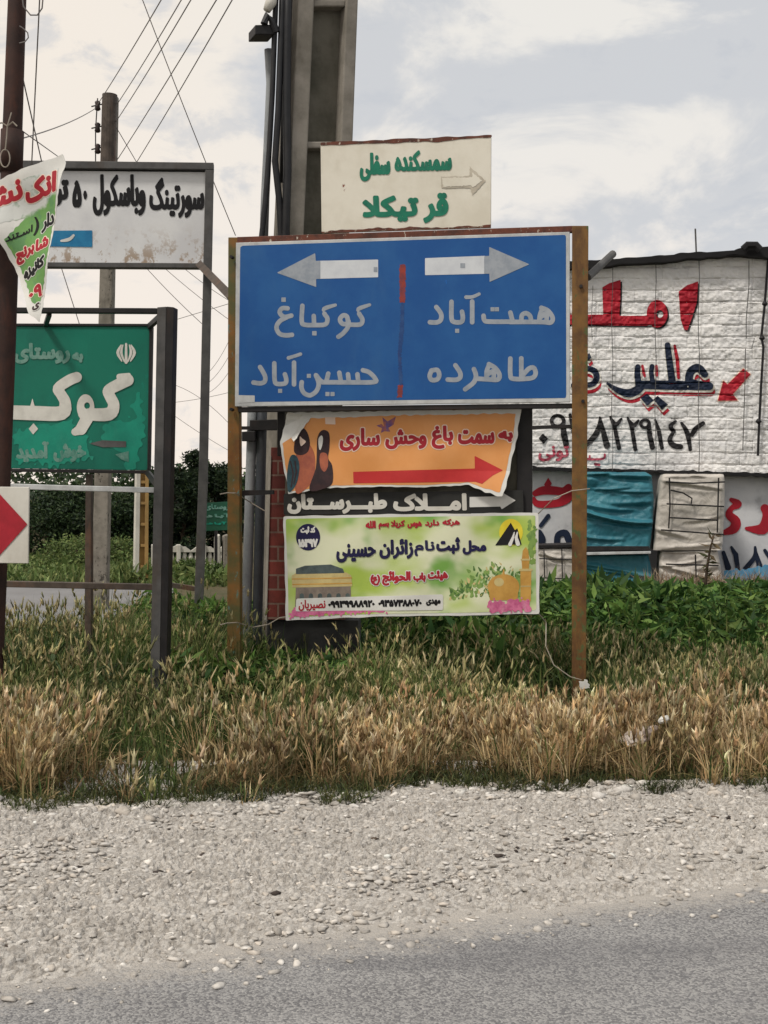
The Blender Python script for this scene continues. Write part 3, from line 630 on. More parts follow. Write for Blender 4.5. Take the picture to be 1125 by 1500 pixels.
SM = Surf((780, 15.4), (1125, 14.9))
t = thing('covered_machine', gp(912, 15.3), 'box-shaped machine wrapped in creased teal tarpaulin against the grey wall', 'machine', 'tarpaulin covered machines by the building')
lump('upper_cover', SM, [(691, 843, 946), (697, 842, 955), (730, 842, 958), (770, 842, 956), (795, 843, 953), (805, 845, 951)], 0.7, 'tarp_teal', t, 0.05, 2)
MB().prism(SM.arr([(840, 800), (950, 800), (952, 806), (840, 807)], 0.03), SM.arr([(840, 800), (950, 800), (952, 806), (840, 807)], -0.6)).build('shelf_edge', 'steel_dark', t, bevel=0.004)
MB().prism(SM.arr([(840, 809), (953, 807), (953, 810.5), (840, 813)], 0.1), SM.arr([(840, 809), (953, 807), (953, 810.5), (840, 813)], -0.6)).build('metal_lip', 'alu', t, bevel=0.004)
lump('lower_cover', SM, [(812, 845, 950), (840, 843, 956), (886, 842, 962)], 0.6, 'tarp_teal', t, 0.03, 5, -0.04)
t = thing('covered_machine', gp(1010, 15.2), 'box-shaped machine wrapped in grey beige tarpaulin tied with dark cords', 'machine', 'tarpaulin covered machines by the building')
lump('upper_cover', SM, [(694, 972, 1061), (702, 968, 1062), (740, 963, 1062), (780, 959, 1060), (806, 957, 1058)], 0.7, 'tarp_grey', t, 0.03, 3)
lump('lower_cover', SM, [(806, 968, 1052), (815, 966, 1054), (850, 966, 1060), (886, 962, 1064)], 0.6, 'tarp_grey', t, 0.035, 8, -0.05)
cordm = MB()
for a in ([(975, 706), (1015, 708), (1061, 706)], [(976, 738), (1060, 742)], [(980, 758), (1050, 762)], [(968, 776), (1010, 779), (1060, 783)], [(980, 700), (981, 740), (979, 774)], [(1052, 700), (1051, 740), (1050, 780)],
          [(982, 718), (1000, 722), (1013, 730), (1012, 738)], [(975, 826), (1052, 828)], [(972, 850), (1055, 852)], [(1018, 812), (1020, 870)]):
    cordm.tube([SM.at(x, y, 0.06) for x, y in a], 0.010, 5)
cordm.build('tie_cord', 'steel_dark', t)
t = thing('covered_machine', gp(815, 15.35), 'low grey beige wrapped box beside the ochre sign post, under navy wall lettering', 'machine', 'tarpaulin covered machines by the building')
lump('upper_cover', SM, [(802, 789, 846), (806, 787, 848), (850, 787, 848), (884, 786, 849)], 0.6, 'tarp_grey', t, 0.02, 11)
cordm = MB()
for a in ([(790, 818), (846, 820)], [(823, 803), (824, 850)], [(797, 806), (798, 846)], [(790, 846), (846, 848)]): cordm.tube([SM.at(x, y, 0.045) for x, y in a], 0.008, 5)
cordm.build('tie_cord', 'steel_dark', t)
MB().prism(SM.arr([(785, 799), (850, 797), (850, 801), (785, 803)], 0.03), SM.arr([(785, 799), (850, 797), (850, 801), (785, 803)], -0.6)).build('lid', 'steel_dark', t)
SB = Surf((1050, 15.2), (1180, 15.0))
o = decal('plastic_sheet', SB, f_wob(f_poly([(1060, 836), (1100, 833), (1130, 826), (1230, 824), (1230, 862), (1062, 866)]), 1.4, 18, 5), 'sheet_blue', None, 0.0, 1.5, 6, solid=0.02, origin=gp(1110, 15.1))
tag(o, 'light blue plastic sheet lying at the foot of the grey wall', 'plastic sheet')

# ================================================================== CONCRETE POLE, PIPES, BRICK PIER
def lerp(a, b, t): return a + (b - a) * t
def ledge_x(y): return lerp(437, 391, y / 975), lerp(525, 488, y / 975)
SP = Surf((400, 9.5), (525, 9.78))
pole = thing('concrete_pole', gp(440, 9.8), 'massive weathered concrete utility pole with recessed panels behind the blue sign', 'utility pole')
def pole_quad(u0, u1, y0, y1):
    a0, b0 = ledge_x(y0); a1, b1 = ledge_x(y1)
    return [(lerp(a0, b0, u0), y0), (lerp(a0, b0, u1), y0), (lerp(a1, b1, u1), y1), (lerp(a1, b1, u0), y1)]
mb = MB(); TH = 0.36
for u0, u1 in ((0, 0.27), (0.80, 1)):
    q = pole_quad(u0, u1, -160, 985); mb.prism(SP.arr(q, 0), SP.arr(q, -TH))
mb.build('flange', 'concrete', pole, bevel=0.012)
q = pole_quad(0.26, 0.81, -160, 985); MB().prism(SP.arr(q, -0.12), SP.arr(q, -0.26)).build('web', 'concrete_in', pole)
for y in (-150, 3, 211, 470, 700):
    q = pole_quad(0.265, 0.805, y - 5, y + 5); MB().prism(SP.arr(q, -0.02), SP.arr(q, -TH + 0.02)).build('rung', 'concrete', pole, bevel=0.012)
# cables clipped to the left face of the pole
def cab(pts, r, mat='cable', name='pole_cable', parent=pole, lift=-0.05): return MB().tube([SP.at(x, y, lift) for x, y in pts], r, 8).build(name, mat, parent, smooth=True)
cab([(412, -120), (406, 20), (402, 130), (397, 220), (391, 300), (386, 345), (378, 520)], 0.022)
cab([(418, -120), (414, 30), (409, 160), (404, 235), (410, 290), (413, 345), (408, 520)], 0.026, lift=-0.02)
cab([(424, -120), (421, 40), (420, 150), (421, 250), (418, 345), (408, 520)], 0.033, lift=0.0)
cab([(434, -120), (430, 40), (427, 120), (424, 260)], 0.028, lift=-0.16)
cab([(405, 60), (408, 110), (404, 200), (400, 280), (398, 345)], 0.035, 'pipe_grey', 'conduit', lift=-0.2)
MB().prism(SP.arr([(375, 35), (404, 34), (404, 49), (375, 49)], -0.02), SP.arr([(375, 35), (404, 34), (404, 49), (375, 49)], -0.2)).build('bracket', 'steel_dark', pole, bevel=0.006)
mb = MB().tube([SP.at(392, 14, -0.02), SP.at(398, 2, -0.02), SP.at(402, -14, -0.02)], [0.03, 0.045, 0.035], 10); mb.build('insulator', 'paint_white', pole, smooth=True)
MB().tube([SP.at(388, 34, -0.02), SP.at(392, 22, -0.02), SP.at(400, 30, -0.02), SP.at(406, 46, -0.02)], 0.03, 8).build('pole_cable', 'cable', pole)
# conduits below the blue sign
SPI = Surf((350, 9.35), (420, 9.3))
for x0, x1, w, m, lb in ((371, 358, 7.5, 'pipe_grey', 'light grey steel conduit rising beside the ochre post'), (385, 375, 7.5, 'pipe_dark', 'dark grey conduit between the light conduit and the brick pier')):
    r = w / F * 9.3
    o = MB().tube([SPI.at(lerp(x0, x1, k / 6), lerp(560, 1000, k / 6)) for k in range(7)], r, 14).build('conduit_pipe', m, None, gp(x1, 9.35), smooth=True); tag(o, lb, 'pipe', 'conduits beside the pole')
cl = thing('pipe_clamp', SPI.at(380, 624), 'dark steel clamp bracket holding the conduits to the pole', 'bracket')
MB().prism(SPI.arr([(369, 616), (408, 615), (408, 631), (369, 631)], 0.07), SPI.arr([(369, 616), (408, 615), (408, 631), (369, 631)], 0.04)).build('clamp_plate', 'steel_dark', cl, bevel=0.004)
MB().prism(SPI.arr([(358, 633), (377, 632), (377, 647), (358, 647)], 0.08), SPI.arr([(358, 633), (377, 632), (377, 647), (358, 647)], 0.05)).build('clamp_block', 'steel_dark', cl, bevel=0.004)
MB().prism(SPI.arr([(338, 625), (369, 625), (369, 630), (338, 630)], 0.06), SPI.arr([(338, 625), (369, 625), (369, 630), (338, 630)], 0.045)).build('clamp_arm', 'steel_dark', cl)
SBR = Surf((380, 9.05), (520, 8.98))
bp = thing('brick_pier', gp(450, 9.1), 'narrow brick pier with pale mortar edge behind the green banner', 'pier')
MB().prism(SBR.arr([(397, 655), (505, 655), (505, 908), (389, 908)]), SBR.arr([(397, 655), (505, 655), (505, 908), (389, 908)], -0.22)).build('brick_shaft', 'brick', bp, bevel=0.004)
MB().prism(SBR.arr([(394, 668), (397.5, 668), (391, 908), (387.5, 908)], 0.012), SBR.arr([(394, 668), (397.5, 668), (391, 908), (387.5, 908)], -0.02)).build('edge_strip', 'tarp_beige', bp)
q = [(390, 909), (524, 909), (524, 1010), (388, 1010)]; MB().prism(SBR.arr(q, -0.03), SBR.arr(q, -0.2)).build('plinth', 'dark_plank', bp, bevel=0.006)

# ================================================================== BLUE DIRECTION SIGN
BL = Surf((343, 8.62), (838, 8.22)); BL.ls = 0.35
BLB = thing('direction_sign', gp(590, 8.4), 'large blue direction sign with two grey arrows on rusty ochre steel posts', 'road sign')
board('post', BL, [(332, 346), (347, 346), (350, 1050), (330, 1050)], 'post_green', BLB, 0.07, -0.035, 0.004)
board('post', BL, [(838, 331), (862, 331), (858, 1070), (837.5, 1070)], 'post_rust', BLB, 0.07, 0.01, 0.004)
board('frame_rail', BL, [(346.5, 346.5), (838.5, 330), (838.5, 339), (346.5, 355.5)], 'rust_edge', BLB, 0.05, -0.012, 0.003)
board('frame_rail', BL, [(348, 596), (838, 590.5), (838, 597.5), (348, 603.5)], 'steel_dark', BLB, 0.06, -0.012, 0.003)
board('panel', BL, [(345.5, 355.5), (834.5, 339.5), (835, 589), (344, 595.5)], 'alu', BLB, 0.03, 0.0, 0.003)
o = decal('face', BL, f_grow(f_poly([(353, 361), (828, 345), (828.5, 582), (350.5, 588)]), 1.0), 'blue', BLB, 0.003, 4, 30)
z4 = dict(ox=320, oy=320, sc=2.009)
decal('arrow_shaft', BL, f_map(f_poly([(286, 125), (470, 121), (470, 173), (287, 178)]), **z4), 'refl_white', BLB, 0.006, 1)
decal('arrow_head', BL, f_map(f_poly([(172, 160), (285, 102), (286.5, 125), (300, 125), (300, 178), (287.5, 178), (288, 202)]), **z4), 'refl_grey', BLB, 0.008, 1)
decal('arrow_shaft', BL, f_map(f_poly([(608, 117), (785, 110), (785, 163), (608, 167)]), **z4), 'refl_white', BLB, 0.006, 1)
decal('arrow_head', BL, f_map(f_poly([(915, 135), (797, 84), (797, 110), (782, 111), (782, 163), (797.5, 163), (798, 187)]), **z4), 'refl_grey', BLB, 0.008, 1)
for q in ([(712, 132), (726, 132), (726, 146), (712, 146)], [(457, 143), (468, 143), (468, 158), (457, 158)]): decal('arrow_patch', BL, f_map(f_poly(q), **z4), 'refl_grey', BLB, 0.009, 0.7)
decal('divider', BL, f_wob(f_map(f_poly([(533, 136), (551, 134), (550, 246), (533, 249)]), **z4), 0.6, 9, 2), 'red_tape', BLB, 0.006, 0.8)
decal('divider', BL, f_wob(f_map(f_poly([(537, 249), (546, 248), (546, 330), (538, 400), (542, 490), (533, 490), (528, 400), (534, 320)]), **z4), 0.7, 7, 3), 'blue_dark', BLB, 0.006, 0.8)
decal('divider', BL, f_wob(f_map(f_poly([(528, 492), (543, 488), (541, 526), (526, 528)]), **z4), 0.6, 7, 4), 'red_tape', BLB, 0.006, 0.8)
decal('corner_patch', BL, f_map(f_poly([(57, 520), (107, 521), (107, 541), (57, 543)]), **z4), 'alu', BLB, 0.006, 1)
za = dict(ox=340, oy=430, sc=4.327); zb = dict(ox=600, oy=420, sc=4.6875)
R = 14.5
lt = pen([[(872, 72, 10), (802, 98, 13), (806, 128), (826, 165), (812, 196), (740, 197)], [(736, 182), (728, 146), (704, 139), (684, 164), (700, 192), (736, 192)], [(738, 176), (734, 214), (704, 252), (674, 274)],
          [(655, 73, 10), (584, 97, 13), (586, 128), (605, 160), (590, 196), (520, 200), (462, 198), (442, 178), (446, 78)], [(518, 142), (520, 196)],
          [(352, 94), (318, 94), (302, 120), (330, 148), (376, 140)], [(348, 150), (304, 174), (282, 212), (298, 252), (336, 265), (380, 262)]], R, [(522, 252, 14), (327, 39, 14)], **za)
decal('lettering', BL, lt, 'refl_grey', BLB, 0.007, 0.5)
lt = pen([[(830, 486), (870, 500), (908, 540), (900, 561), (770, 563), (570, 562)], [(795, 512), (800, 558)], [(735, 512), (740, 558)], [(680, 502), (690, 558)], [(610, 508), (598, 556)],
          [(576, 562), (556, 548), (532, 518), (550, 570), (535, 618), (495, 645), (456, 630), (440, 595), (442, 562)], [(393, 438), (393, 576)], [(358, 408, 12), (392, 398, 11), (434, 384, 11)],
          [(268, 442), (270, 545), (284, 572), (335, 570), (344, 545), (335, 512)], [(178, 466), (208, 520), (208, 556), (180, 569), (136, 564)]], R, [(605, 637, 13), (637, 637, 13), (487, 522, 13), (305, 617, 13)], **za)
decal('lettering', BL, lt, 'refl_grey', BLB, 0.007, 0.5)
R = 16
lt = pen([[(905, 145), (950, 165), (982, 212), (968, 246), (905, 242), (690, 242)], [(912, 148), (894, 200), (892, 238)], [(906, 205), (940, 185), (940, 238)], [(768, 236), (772, 196), (800, 182), (828, 202), (834, 238)], [(692, 178), (706, 232)],
          [(700, 240), (545, 240), (514, 230), (508, 200)], [(430, 102), (430, 244)], [(388, 72, 13), (432, 70, 12), (478, 50, 11)], [(288, 104), (288, 215), (306, 242), (355, 242), (366, 212), (360, 172)], [(184, 140), (216, 186), (214, 228), (186, 245), (140, 244)]], R, [(570, 155, 14), (600, 155, 14), (327, 303, 14)], **zb)
decal('lettering', BL, lt, 'refl_grey', BLB, 0.007, 0.5)
lt = pen([[(767, 492), (767, 628)], [(770, 618), (815, 566), (850, 556), (866, 590), (850, 622), (800, 632), (712, 632), (692, 606), (692, 494)], [(545, 532), (590, 560), (618, 606), (604, 638), (540, 636), (470, 632)], [(548, 535), (530, 580), (530, 632)], [(540, 600), (578, 580), (576, 634)],
          [(442, 566), (456, 612), (440, 658), (382, 704)], [(315, 540), (346, 588), (348, 622), (320, 639), (262, 638)], [(150, 578), (138, 612), (152, 640), (190, 636), (204, 606), (190, 572), (150, 576)]], R, [], **zb)
decal('lettering', BL, lt, 'refl_grey', BLB, 0.007, 0.5)
mb = MB(); p, q = BL.at(861, 405, -0.03), BL.at(899, 357, -0.35); mb.tube([p, q], 0.026, 10).build('stub_pipe', 'steel_grey', BLB)
for px, py in ((340, 377), (340, 600), (851, 420), (854, 588)): MB().tube([BL.at(px, py, 0.03), BL.at(px, py, -0.02)], 0.012, 6).build('bolt', 'steel_dark', BLB)
MB().prism(BL.arr([(340, 722), (352, 718), (395, 718), (395, 724), (340, 727)], -0.1), BL.arr([(340, 722), (352, 718), (395, 718), (395, 724), (340, 727)], -0.13)).build('tie_strap', 'steel_dark', BLB)
MB().prism(BL.arr([(778, 623), (840, 621), (840, 626), (778, 628)], -0.06), BL.arr([(778, 623), (840, 621), (840, 626), (778, 628)], -0.1)).build('cross_bar', 'steel_dark', BLB)
# beige village sign standing on the top rail
CR = Surf((469, 8.55), (720, 8.36))
cs = thing('village_sign', CR.at(595, 338), 'cream village sign with green Persian lettering and rusty edges on top of blue sign', 'road sign')
board('panel', CR, [(469.5, 211), (719.5, 200), (719, 333), (471, 341)], 'cream_board', cs, 0.03, 0, 0.003)
decal('rust_patch', CR, f_wob(f_poly([(470, 209), (720, 198), (720, 200.5), (690, 203), (640, 207.5), (600, 208), (575, 209.5), (530, 211), (500, 211.5), (470, 213)]), 0.7, 37, 8), 'rust_edge', cs, 0.003, 0.8)
decal('rust_patch', CR, f_wob(f_poly([(471, 341), (719, 333), (719, 329), (700, 332), (680, 330), (655, 334), (620, 333), (600, 331.5), (585, 335), (550, 333), (520, 337), (471, 339.5)]), 0.8, 31, 9), 'rust_edge', cs, 0.003, 0.8)
decal('lettering', CR, f_text('سمسکنده', 578, 662, 221, 252, 1.6, -0.02), 'green_ink', cs, 0.004, 0.5)
decal('lettering', CR, f_text('سفلی', 527, 572, 224, 266, 1.7, -0.02), 'green_ink', cs, 0.004, 0.5)
decal('lettering', CR, f_text('قر', 620, 657, 283, 327, 2.4, -0.02), 'green_ink', cs, 0.004, 0.5)
decal('lettering', CR, f_text('تیکلا', 531, 613, 287, 326, 2.4, -0.02), 'green_ink', cs, 0.004, 0.5)
decal('faded_arrow', CR, f_wob(f_poly([(646, 259), (688, 258), (688, 244), (711.5, 265), (692, 286), (689, 275), (647, 276)]), 0.5, 9, 3), 'cream_arrow', cs, 0.004, 0.7)
decal('faded_arrow', CR, f_wob(f_poly([(648, 261), (692, 260), (692, 252), (706, 265), (693, 275), (690, 272), (649, 274)]), 0.5, 9, 5), 'cream_board', cs, 0.006, 0.7)

# ================================================================== BANNERS UNDER THE BLUE SIGN
BF = Surf((415, 8.75), (790, 8.45))
fr = thing('banner_frame', gp(600, 8.6), 'dark steel frame under the blue sign carrying three banners', 'sign frame')
board('upright', BF, [(757, 597), (779.5, 597), (779.5, 757), (757, 757)], 'steel_dark', fr, 0.05, -0.01)
board('upright', BF, [(404, 602), (415, 602), (415, 668), (404, 668)], 'steel_dark', fr, 0.05, -0.04)
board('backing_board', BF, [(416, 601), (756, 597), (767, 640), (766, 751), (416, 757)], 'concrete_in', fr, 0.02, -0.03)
for a in ([(430, 903), (790, 897), (790, 901), (430, 907)],): board('rail', BF, a, 'steel_dark', fr, 0.03, -0.03)
def wav(px, py): return 0.008 * math.sin(px * 0.05) * math.sin(py * 0.06) + 0.006 * math.sin(px * 0.021 + py * 0.03)
STR = Surf((415, 8.73), (790, 8.43), lambda x, y: 0.003 * math.sin(x * .03))
ns = thing('estate_sign', STR.at(590, 752), 'black strip sign with white Persian lettering and white arrow below orange banner', 'sign')
decal('panel', STR, f_poly([(415.5, 723), (766, 718), (767, 751.5), (415.5, 754)]), 'black_strip', ns, 0.0, 3, 6, solid=0.012)
decal('lettering', STR, f_text('امـــلاک', 576, 684, 723, 749, 1.9, -0.006), 'paint_white', ns, 0.005, 0.5)
decal('lettering', STR, f_text('طبـــرســـتان', 421, 567, 723, 753, 1.9, -0.005), 'paint_white', ns, 0.005, 0.5)
decal('arrow', STR, f_poly([(688, 728), (733, 727), (735, 721), (755.5, 733), (735, 746), (733, 742), (688, 743)]), 'banner_white', ns, 0.005, 0.7)
OR = Surf((415, 8.69), (790, 8.39), lambda x, y: wav(x, y) + 0.05 * max(0, (y - 690) / 40) * max(0, (x - 640) / 100) + 0.03 * max(0, 1 - (x - 413) / 25)); OR.ls = 0.45
ob = thing('zoo_banner', OR.at(590, 728), 'orange banner with parrots and red arrow, corner curled and lower edge torn', 'banner')
orp = f_wob(f_poly([(422, 606), (440, 604), (764, 598), (757, 640), (738, 730), (709, 720), (687, 710), (650, 712), (611, 714), (560, 713), (487, 714), (450, 719), (423, 723), (417, 690), (413, 647)]), 0.9, 30, 6)
decal('sheet', OR, orp, 'banner_white', ob, 0.0, 2.0, 3, solid=0.002)
decal('print', OR, f_wob(f_poly([(453, 613), (600, 608), (756, 606), (752, 640), (733.5, 722), (712, 716), (687, 706.5), (650, 709), (611, 711), (560, 710), (487, 711), (450, 716), (425, 720), (420, 690), (416, 650), (430, 640)]), 0.7, 30, 6), 'orange', ob, 0.003, 2.0, 3, smooth=True)
cur = Surf((413, 8.64), (790, 8.34), lambda x, y: 0.05 * math.sin((x + y) * 0.07))
decal('curled_corner', cur, f_wob(f_poly([(422, 604), (455, 609), (440, 630), (430, 648), (424, 640), (413, 633)]), 0.5, 12, 2), 'banner_white', ob, 0.0, 1.2, 3, solid=0.003, smooth=True)
z5 = dict(ox=380, oy=580, sc=2.25)
def p5(n, f, m, lift, st=0.7): return decal(n, OR, f_map(f, **z5), m, ob, lift, st, 5)
p5('parrot_print', f_sm([(140, 130), (165, 160), (180, 190), (184, 230), (176, 275), (155, 305), (120, 318), (118, 220), (125, 180)]), 'parrot_rust', 0.006)
p5('parrot_print', f_sm([(118, 150), (128, 125), (142, 105), (158, 120), (166, 155), (158, 185), (135, 195), (116, 185)]), 'parrot_dark', 0.008)
p5('parrot_print', f_sm([(108, 195), (124, 200), (132, 235), (122, 290), (98, 318), (92, 270), (98, 220)]), 'parrot_teal', 0.009)
p5('parrot_print', f_sm([(200, 118), (215, 112), (230, 125), (230, 170), (226, 205), (240, 230), (242, 285), (215, 305), (165, 310), (185, 240), (188, 180), (190, 140)]), 'parrot_dark', 0.007)
p5('parrot_print', f_sm([(194, 142), (204, 130), (209, 140), (206, 162), (200, 178), (195, 170)]), 'banner_white', 0.010); None
p5('parrot_print', f_sm([(134, 133), (141, 140), (153, 150), (145, 160), (137, 165), (133, 150)]), 'outline_pink', 0.011)
p5('parrot_print', f_union([f_stroke([(104, 215), (112, 255), (106, 300)], 2), f_stroke([(118, 215), (122, 250), (114, 290)], 2)]), 'parrot_dark', 0.0115)
p5('parrot_print', f_sm([(200, 190), (222, 192), (226, 230), (214, 250), (200, 230)]), 'parrot_rust', 0.0095)
p5('bird_print', f_poly([(385, 98), (402, 92), (410, 100), (405, 70), (422, 84), (450, 68), (442, 95), (425, 105), (432, 118), (412, 116), (400, 122), (404, 106)]), 'sky_bird', 0.006, 0.5)
p5('small_tag', f_poly([(217, 70), (250, 70), (251, 94), (218, 93)]), 'outline_pink', 0.008)
p5('red_arrow', f_poly([(309, 250), (710, 239), (709, 197), (803, 245), (770, 262), (735, 290), (712, 283), (480, 286), (310, 288)]), 'red_arrow', 0.006, 0.9)
for w, a, b, c, d in (('به', 787, 836, 115, 152), ('سمت', 655, 775, 112, 160), ('باغ', 568, 640, 98, 175), ('وحش', 415, 552, 110, 176), ('ساری', 264, 398, 106, 182)):
    f = f_text(w, 380 + a / 2.25, 380 + b / 2.25, 580 + c / 2.25, 580 + d / 2.25, 1.5, -0.01)
    decal('lettering', OR, f_grow(f, 1.5), 'outline_pink', ob, 0.007, 0.6, 5); decal('lettering', OR, f, 'red_ink', ob, 0.010, 0.5, 5)
GB = Surf((415, 8.70), (790, 8.36), lambda x, y: 0.01 * math.sin(x * 0.022) + 0.006 * math.sin(x * 0.05 + y * 0.04)); GB.ls = 0.45
gb = thing('pilgrim_banner', GB.at(600, 902), 'green and white printed banner with golden dome and navy Persian lettering', 'banner')
decal('sheet', GB, f_wob(f_poly([(415.5, 756), (600, 753), (788, 751), (790, 899), (700, 901), (560, 903), (419, 909)]), 0.5, 60, 2), 'banner_white', gb, 0, 3, 4, solid=0.002)
decal('print', GB, f_poly([(419, 760), (600, 757), (784, 755), (785.5, 894), (700, 897), (560, 899), (423, 904)]), 'green_banner', gb, 0.003, 3, 4, smooth=True)
z6 = dict(ox=380, oy=730, sc=2.25)
def p6(n, f, m, lift, st=0.7): return decal(n, GB, f_map(f, **z6), m, gb, lift, st, 5)
rl = np.random.default_rng(5)
def blobs(n, fx, r0, r1): return f_union([f_stroke([(x, y, r), (x + rl.uniform(-8, 8), y - rl.uniform(3, 12), r * .4)], r) for x, y, r in [fx() + (rl.uniform(r0, r1),) for _ in range(n)]])
def lp(f, m, l, st): p6('leafy_print', f, m, l, st)['kind'] = 'stuff'
def arch():
    t = rl.uniform(0, 1); return (640 + 255 * t + rl.normal(0, 8), 335 - 120 * math.sin(math.pi * min(t * .75 + .08, 1)) * rl.uniform(.1, 1))
lp(blobs(120, arch, 3, 8), 'leafy_print', 0.005, 0.6); lp(blobs(70, arch, 2, 5), 'leafy_dark', 0.006, 0.5); lp(blobs(40, arch, 1.5, 4), 'tan', 0.0065, 0.5)
lp(blobs(40, lambda: (rl.uniform(884, 908), rl.uniform(70, 215)), 3, 8), 'leafy_print', 0.005, 0.6)
p6('dome_print', f_union([f_ell(805, 292, 52, 42), f_poly([(757, 300), (853, 300), (850, 336), (760, 336)]), f_stroke([(805, 235, 2), (805, 262, 5)], 3)]), 'gold', 0.008)
p6('minaret_print', f_poly([(866, 230), (864, 205), (868, 172), (878, 160), (886, 172), (890, 205), (888, 230), (896, 240), (894, 340), (860, 340), (860, 240)]), 'gold', 0.007)
p6('dome_shine', f_ell(790, 276, 16, 14), 'tan', 0.009); 
for q_, r_ in (([(860, 236), (896, 236)], 4), ([(864, 202), (890, 202)], 3), ([(862, 290), (893, 290)], 2)): p6('minaret_band', f_stroke(q_, r_), 'tan', 0.009, 0.5)
p6('flower_print', f_wob(f_poly([(752, 340), (790, 335), (806, 345), (830, 333), (890, 336), (896, 372), (756, 376)]), 5, 30, 4), 'pink_print', 0.010)
p6('shrine_print', f_poly([(120, 232), (150, 222), (235, 218), (275, 232), (280, 246), (120, 250)]), 'roof_print', 0.008)
p6('shrine_print', f_poly([(106, 255), (120, 246), (285, 244), (302, 254), (305, 290), (108, 294)]), 'tan', 0.007)
p6('shrine_print', f_poly([(120, 294), (300, 290), (302, 360), (118, 364)]), 'stone_print', 0.0065)
p6('shrine_arch', f_union([f_stroke([(x, 345, 9), (x, 320, 7)], 8) for x in range(140, 300, 30)]), 'roof_print', 0.007, 0.6)
p6('shrine_line', f_union([f_stroke([(108, 266), (303, 262)], 2.0), f_stroke([(110, 284), (303, 280)], 2.0)]), 'gold', 0.0085, 0.5)
p6('flower_print', f_wob(f_poly([(98, 378), (110, 362), (300, 352), (420, 362), (420, 374), (100, 392)]), 5, 26, 5), 'pink_print', 0.0075)
p6('phone_strip', f_grow(f_poly([(128, 336), (600, 322), (600, 362), (126, 366)]), 6), 'banner_white', 0.010, 1)
p6('badge', f_ell(160, 128, 39, 44), 'navy_ink', 0.008)
p6('logo_disc', f_ell(829, 112, 39, 44), 'yellow', 0.008)
p6('logo_mountain', f_poly([(777, 155), (802, 118), (828, 80), (842, 105), (850, 98), (864, 152)]), 'black_ink', 0.010, 0.5)
p6('logo_flame', f_union([f_stroke([(826, 152, 6), (836, 128, 4), (840, 112, 1.5)], 4), f_stroke([(852, 150, 7), (846, 130, 5), (850, 112, 2)], 4)]), 'banner_white', 0.012, 0.5)
def t6(w, a, b, c, d, m, bold=1.0, slope=-0.02, lift=0.012): decal('lettering', GB, f_text(w, 380 + a / 2.25, 380 + b / 2.25, 730 + c / 2.25, 730 + d / 2.25, bold, slope), m, gb, lift, 0.45, 5)
for w, a, b, c, d in (('هرکه', 604, 662, 68, 93), ('دارد', 546, 594, 70, 96), ('هوس', 488, 536, 76, 99), ('کربلا', 434, 480, 72, 99), ('بسم', 393, 428, 80, 102), ('الله', 350, 384, 74, 99)): t6(w, a, b, c, d, 'red_ink', 0.75)
for w, a, b, c, d in (('محل', 670, 748, 138, 186), ('ثبت', 584, 662, 128, 184), ('نام', 511, 579, 138, 190), ('زائران', 395, 508, 134, 200), ('حسینی', 253, 384, 150, 212)): t6(w, a, b, c, d, 'navy_ink', .85 if w == 'نام' else 1.3, -0.01)
for w, a, b, c, d in (('هیئت', 556, 622, 238, 272), ('باب', 508, 550, 244, 276), ('الحوائج', 404, 500, 240, 288), ('(ع)', 365, 398, 252, 288)):
    f = f_text(w, 380 + a / 2.25, 380 + b / 2.25, 730 + c / 2.25, 730 + d / 2.25, 1.0, -0.02)
    decal('lettering', GB, f_grow(f, 1.2), 'banner_white', gb, 0.009, 0.5, 5); decal('lettering', GB, f, 'red_ink', gb, 0.012, 0.45, 5)
t6('نصیریان', 130, 218, 334, 371, 'red_ink', 0.5, -0.01, 0.014); t6('۰۹۹۳۹۹۸۸۹۲۰', 226, 380, 338, 362, 'black_ink', 1.0, -0.02, 0.014); t6('۰۹۳۵۷۳۸۸۰۷۰', 392, 536, 334, 358, 'black_ink', 1.0, -0.02, 0.014); t6('مهدی', 550, 598, 332, 354, 'black_ink', 0.8, -0.02, 0.014)
t6('کد ثبت', 136, 184, 92, 118, 'banner_white', 0.7, 0, 0.012); t6('۱۵۳۹۷', 128, 192, 134, 162, 'banner_white', 1.0, -0.02, 0.012)

# ================================================================== LEFT-HAND SIGNS AND POLES
# near rusty pole with its loops of wire
LP = Surf((-40, 7.3), (60, 7.3))
def lpx(y): return lerp(8, -12, (y + 0) / 480) if y < 480 else lerp(-12, -18, (y - 480) / 420), lerp(34.5, 20, y / 480) if y < 480 else lerp(20, 4, (y - 480) / 420)
rp = thing('rusty_pole', gp(-12, 7.4), 'dark rusty steel pole leaning at the left edge with wire loops', 'pole')
mb = MB(); pts = []; rad = []
for y in np.linspace(-180, 1090, 12):
    a, b = lpx(y); pts.append(LP.at((a + b) / 2, y, -0.05)); rad.append((b - a) / 2 / F * 7.3)
mb.tube(pts, rad, 20).build('shaft', 'brown_pole', rp, smooth=True)
mb = MB(); pts = []
for y in (188, 250): a, b = lpx(y); pts.append(LP.at((a + b) / 2, y, -0.05)); 
mb.tube(pts, 0.068, 18).build('collar', 'brown_pole', rp, smooth=True)
def loop(px, py, rx, ry, a0=0, a1=360, lift=0.06): return [LP.at(px + rx * math.cos(math.radians(a)), py - ry * math.sin(math.radians(a)), lift) for a in np.linspace(a0, a1, 18)]
MB().tube(loop(12, 236, 7, 13), 0.004, 5, False).build('wire_loop', 'cord', rp)
MB().tube([LP.at(x, y, 0.07) for x, y in ((-5, 188), (8, 185), (16, 190), (24, 184), (30, 190))], 0.005, 5).build('wire_loop', 'cord', rp)
MB().tube([LP.at(x, y, 0.07) for x, y in ((13, 225), (15, 205), (16, 190), (22, 170))], 0.004, 5).build('wire_loop', 'cord', rp)
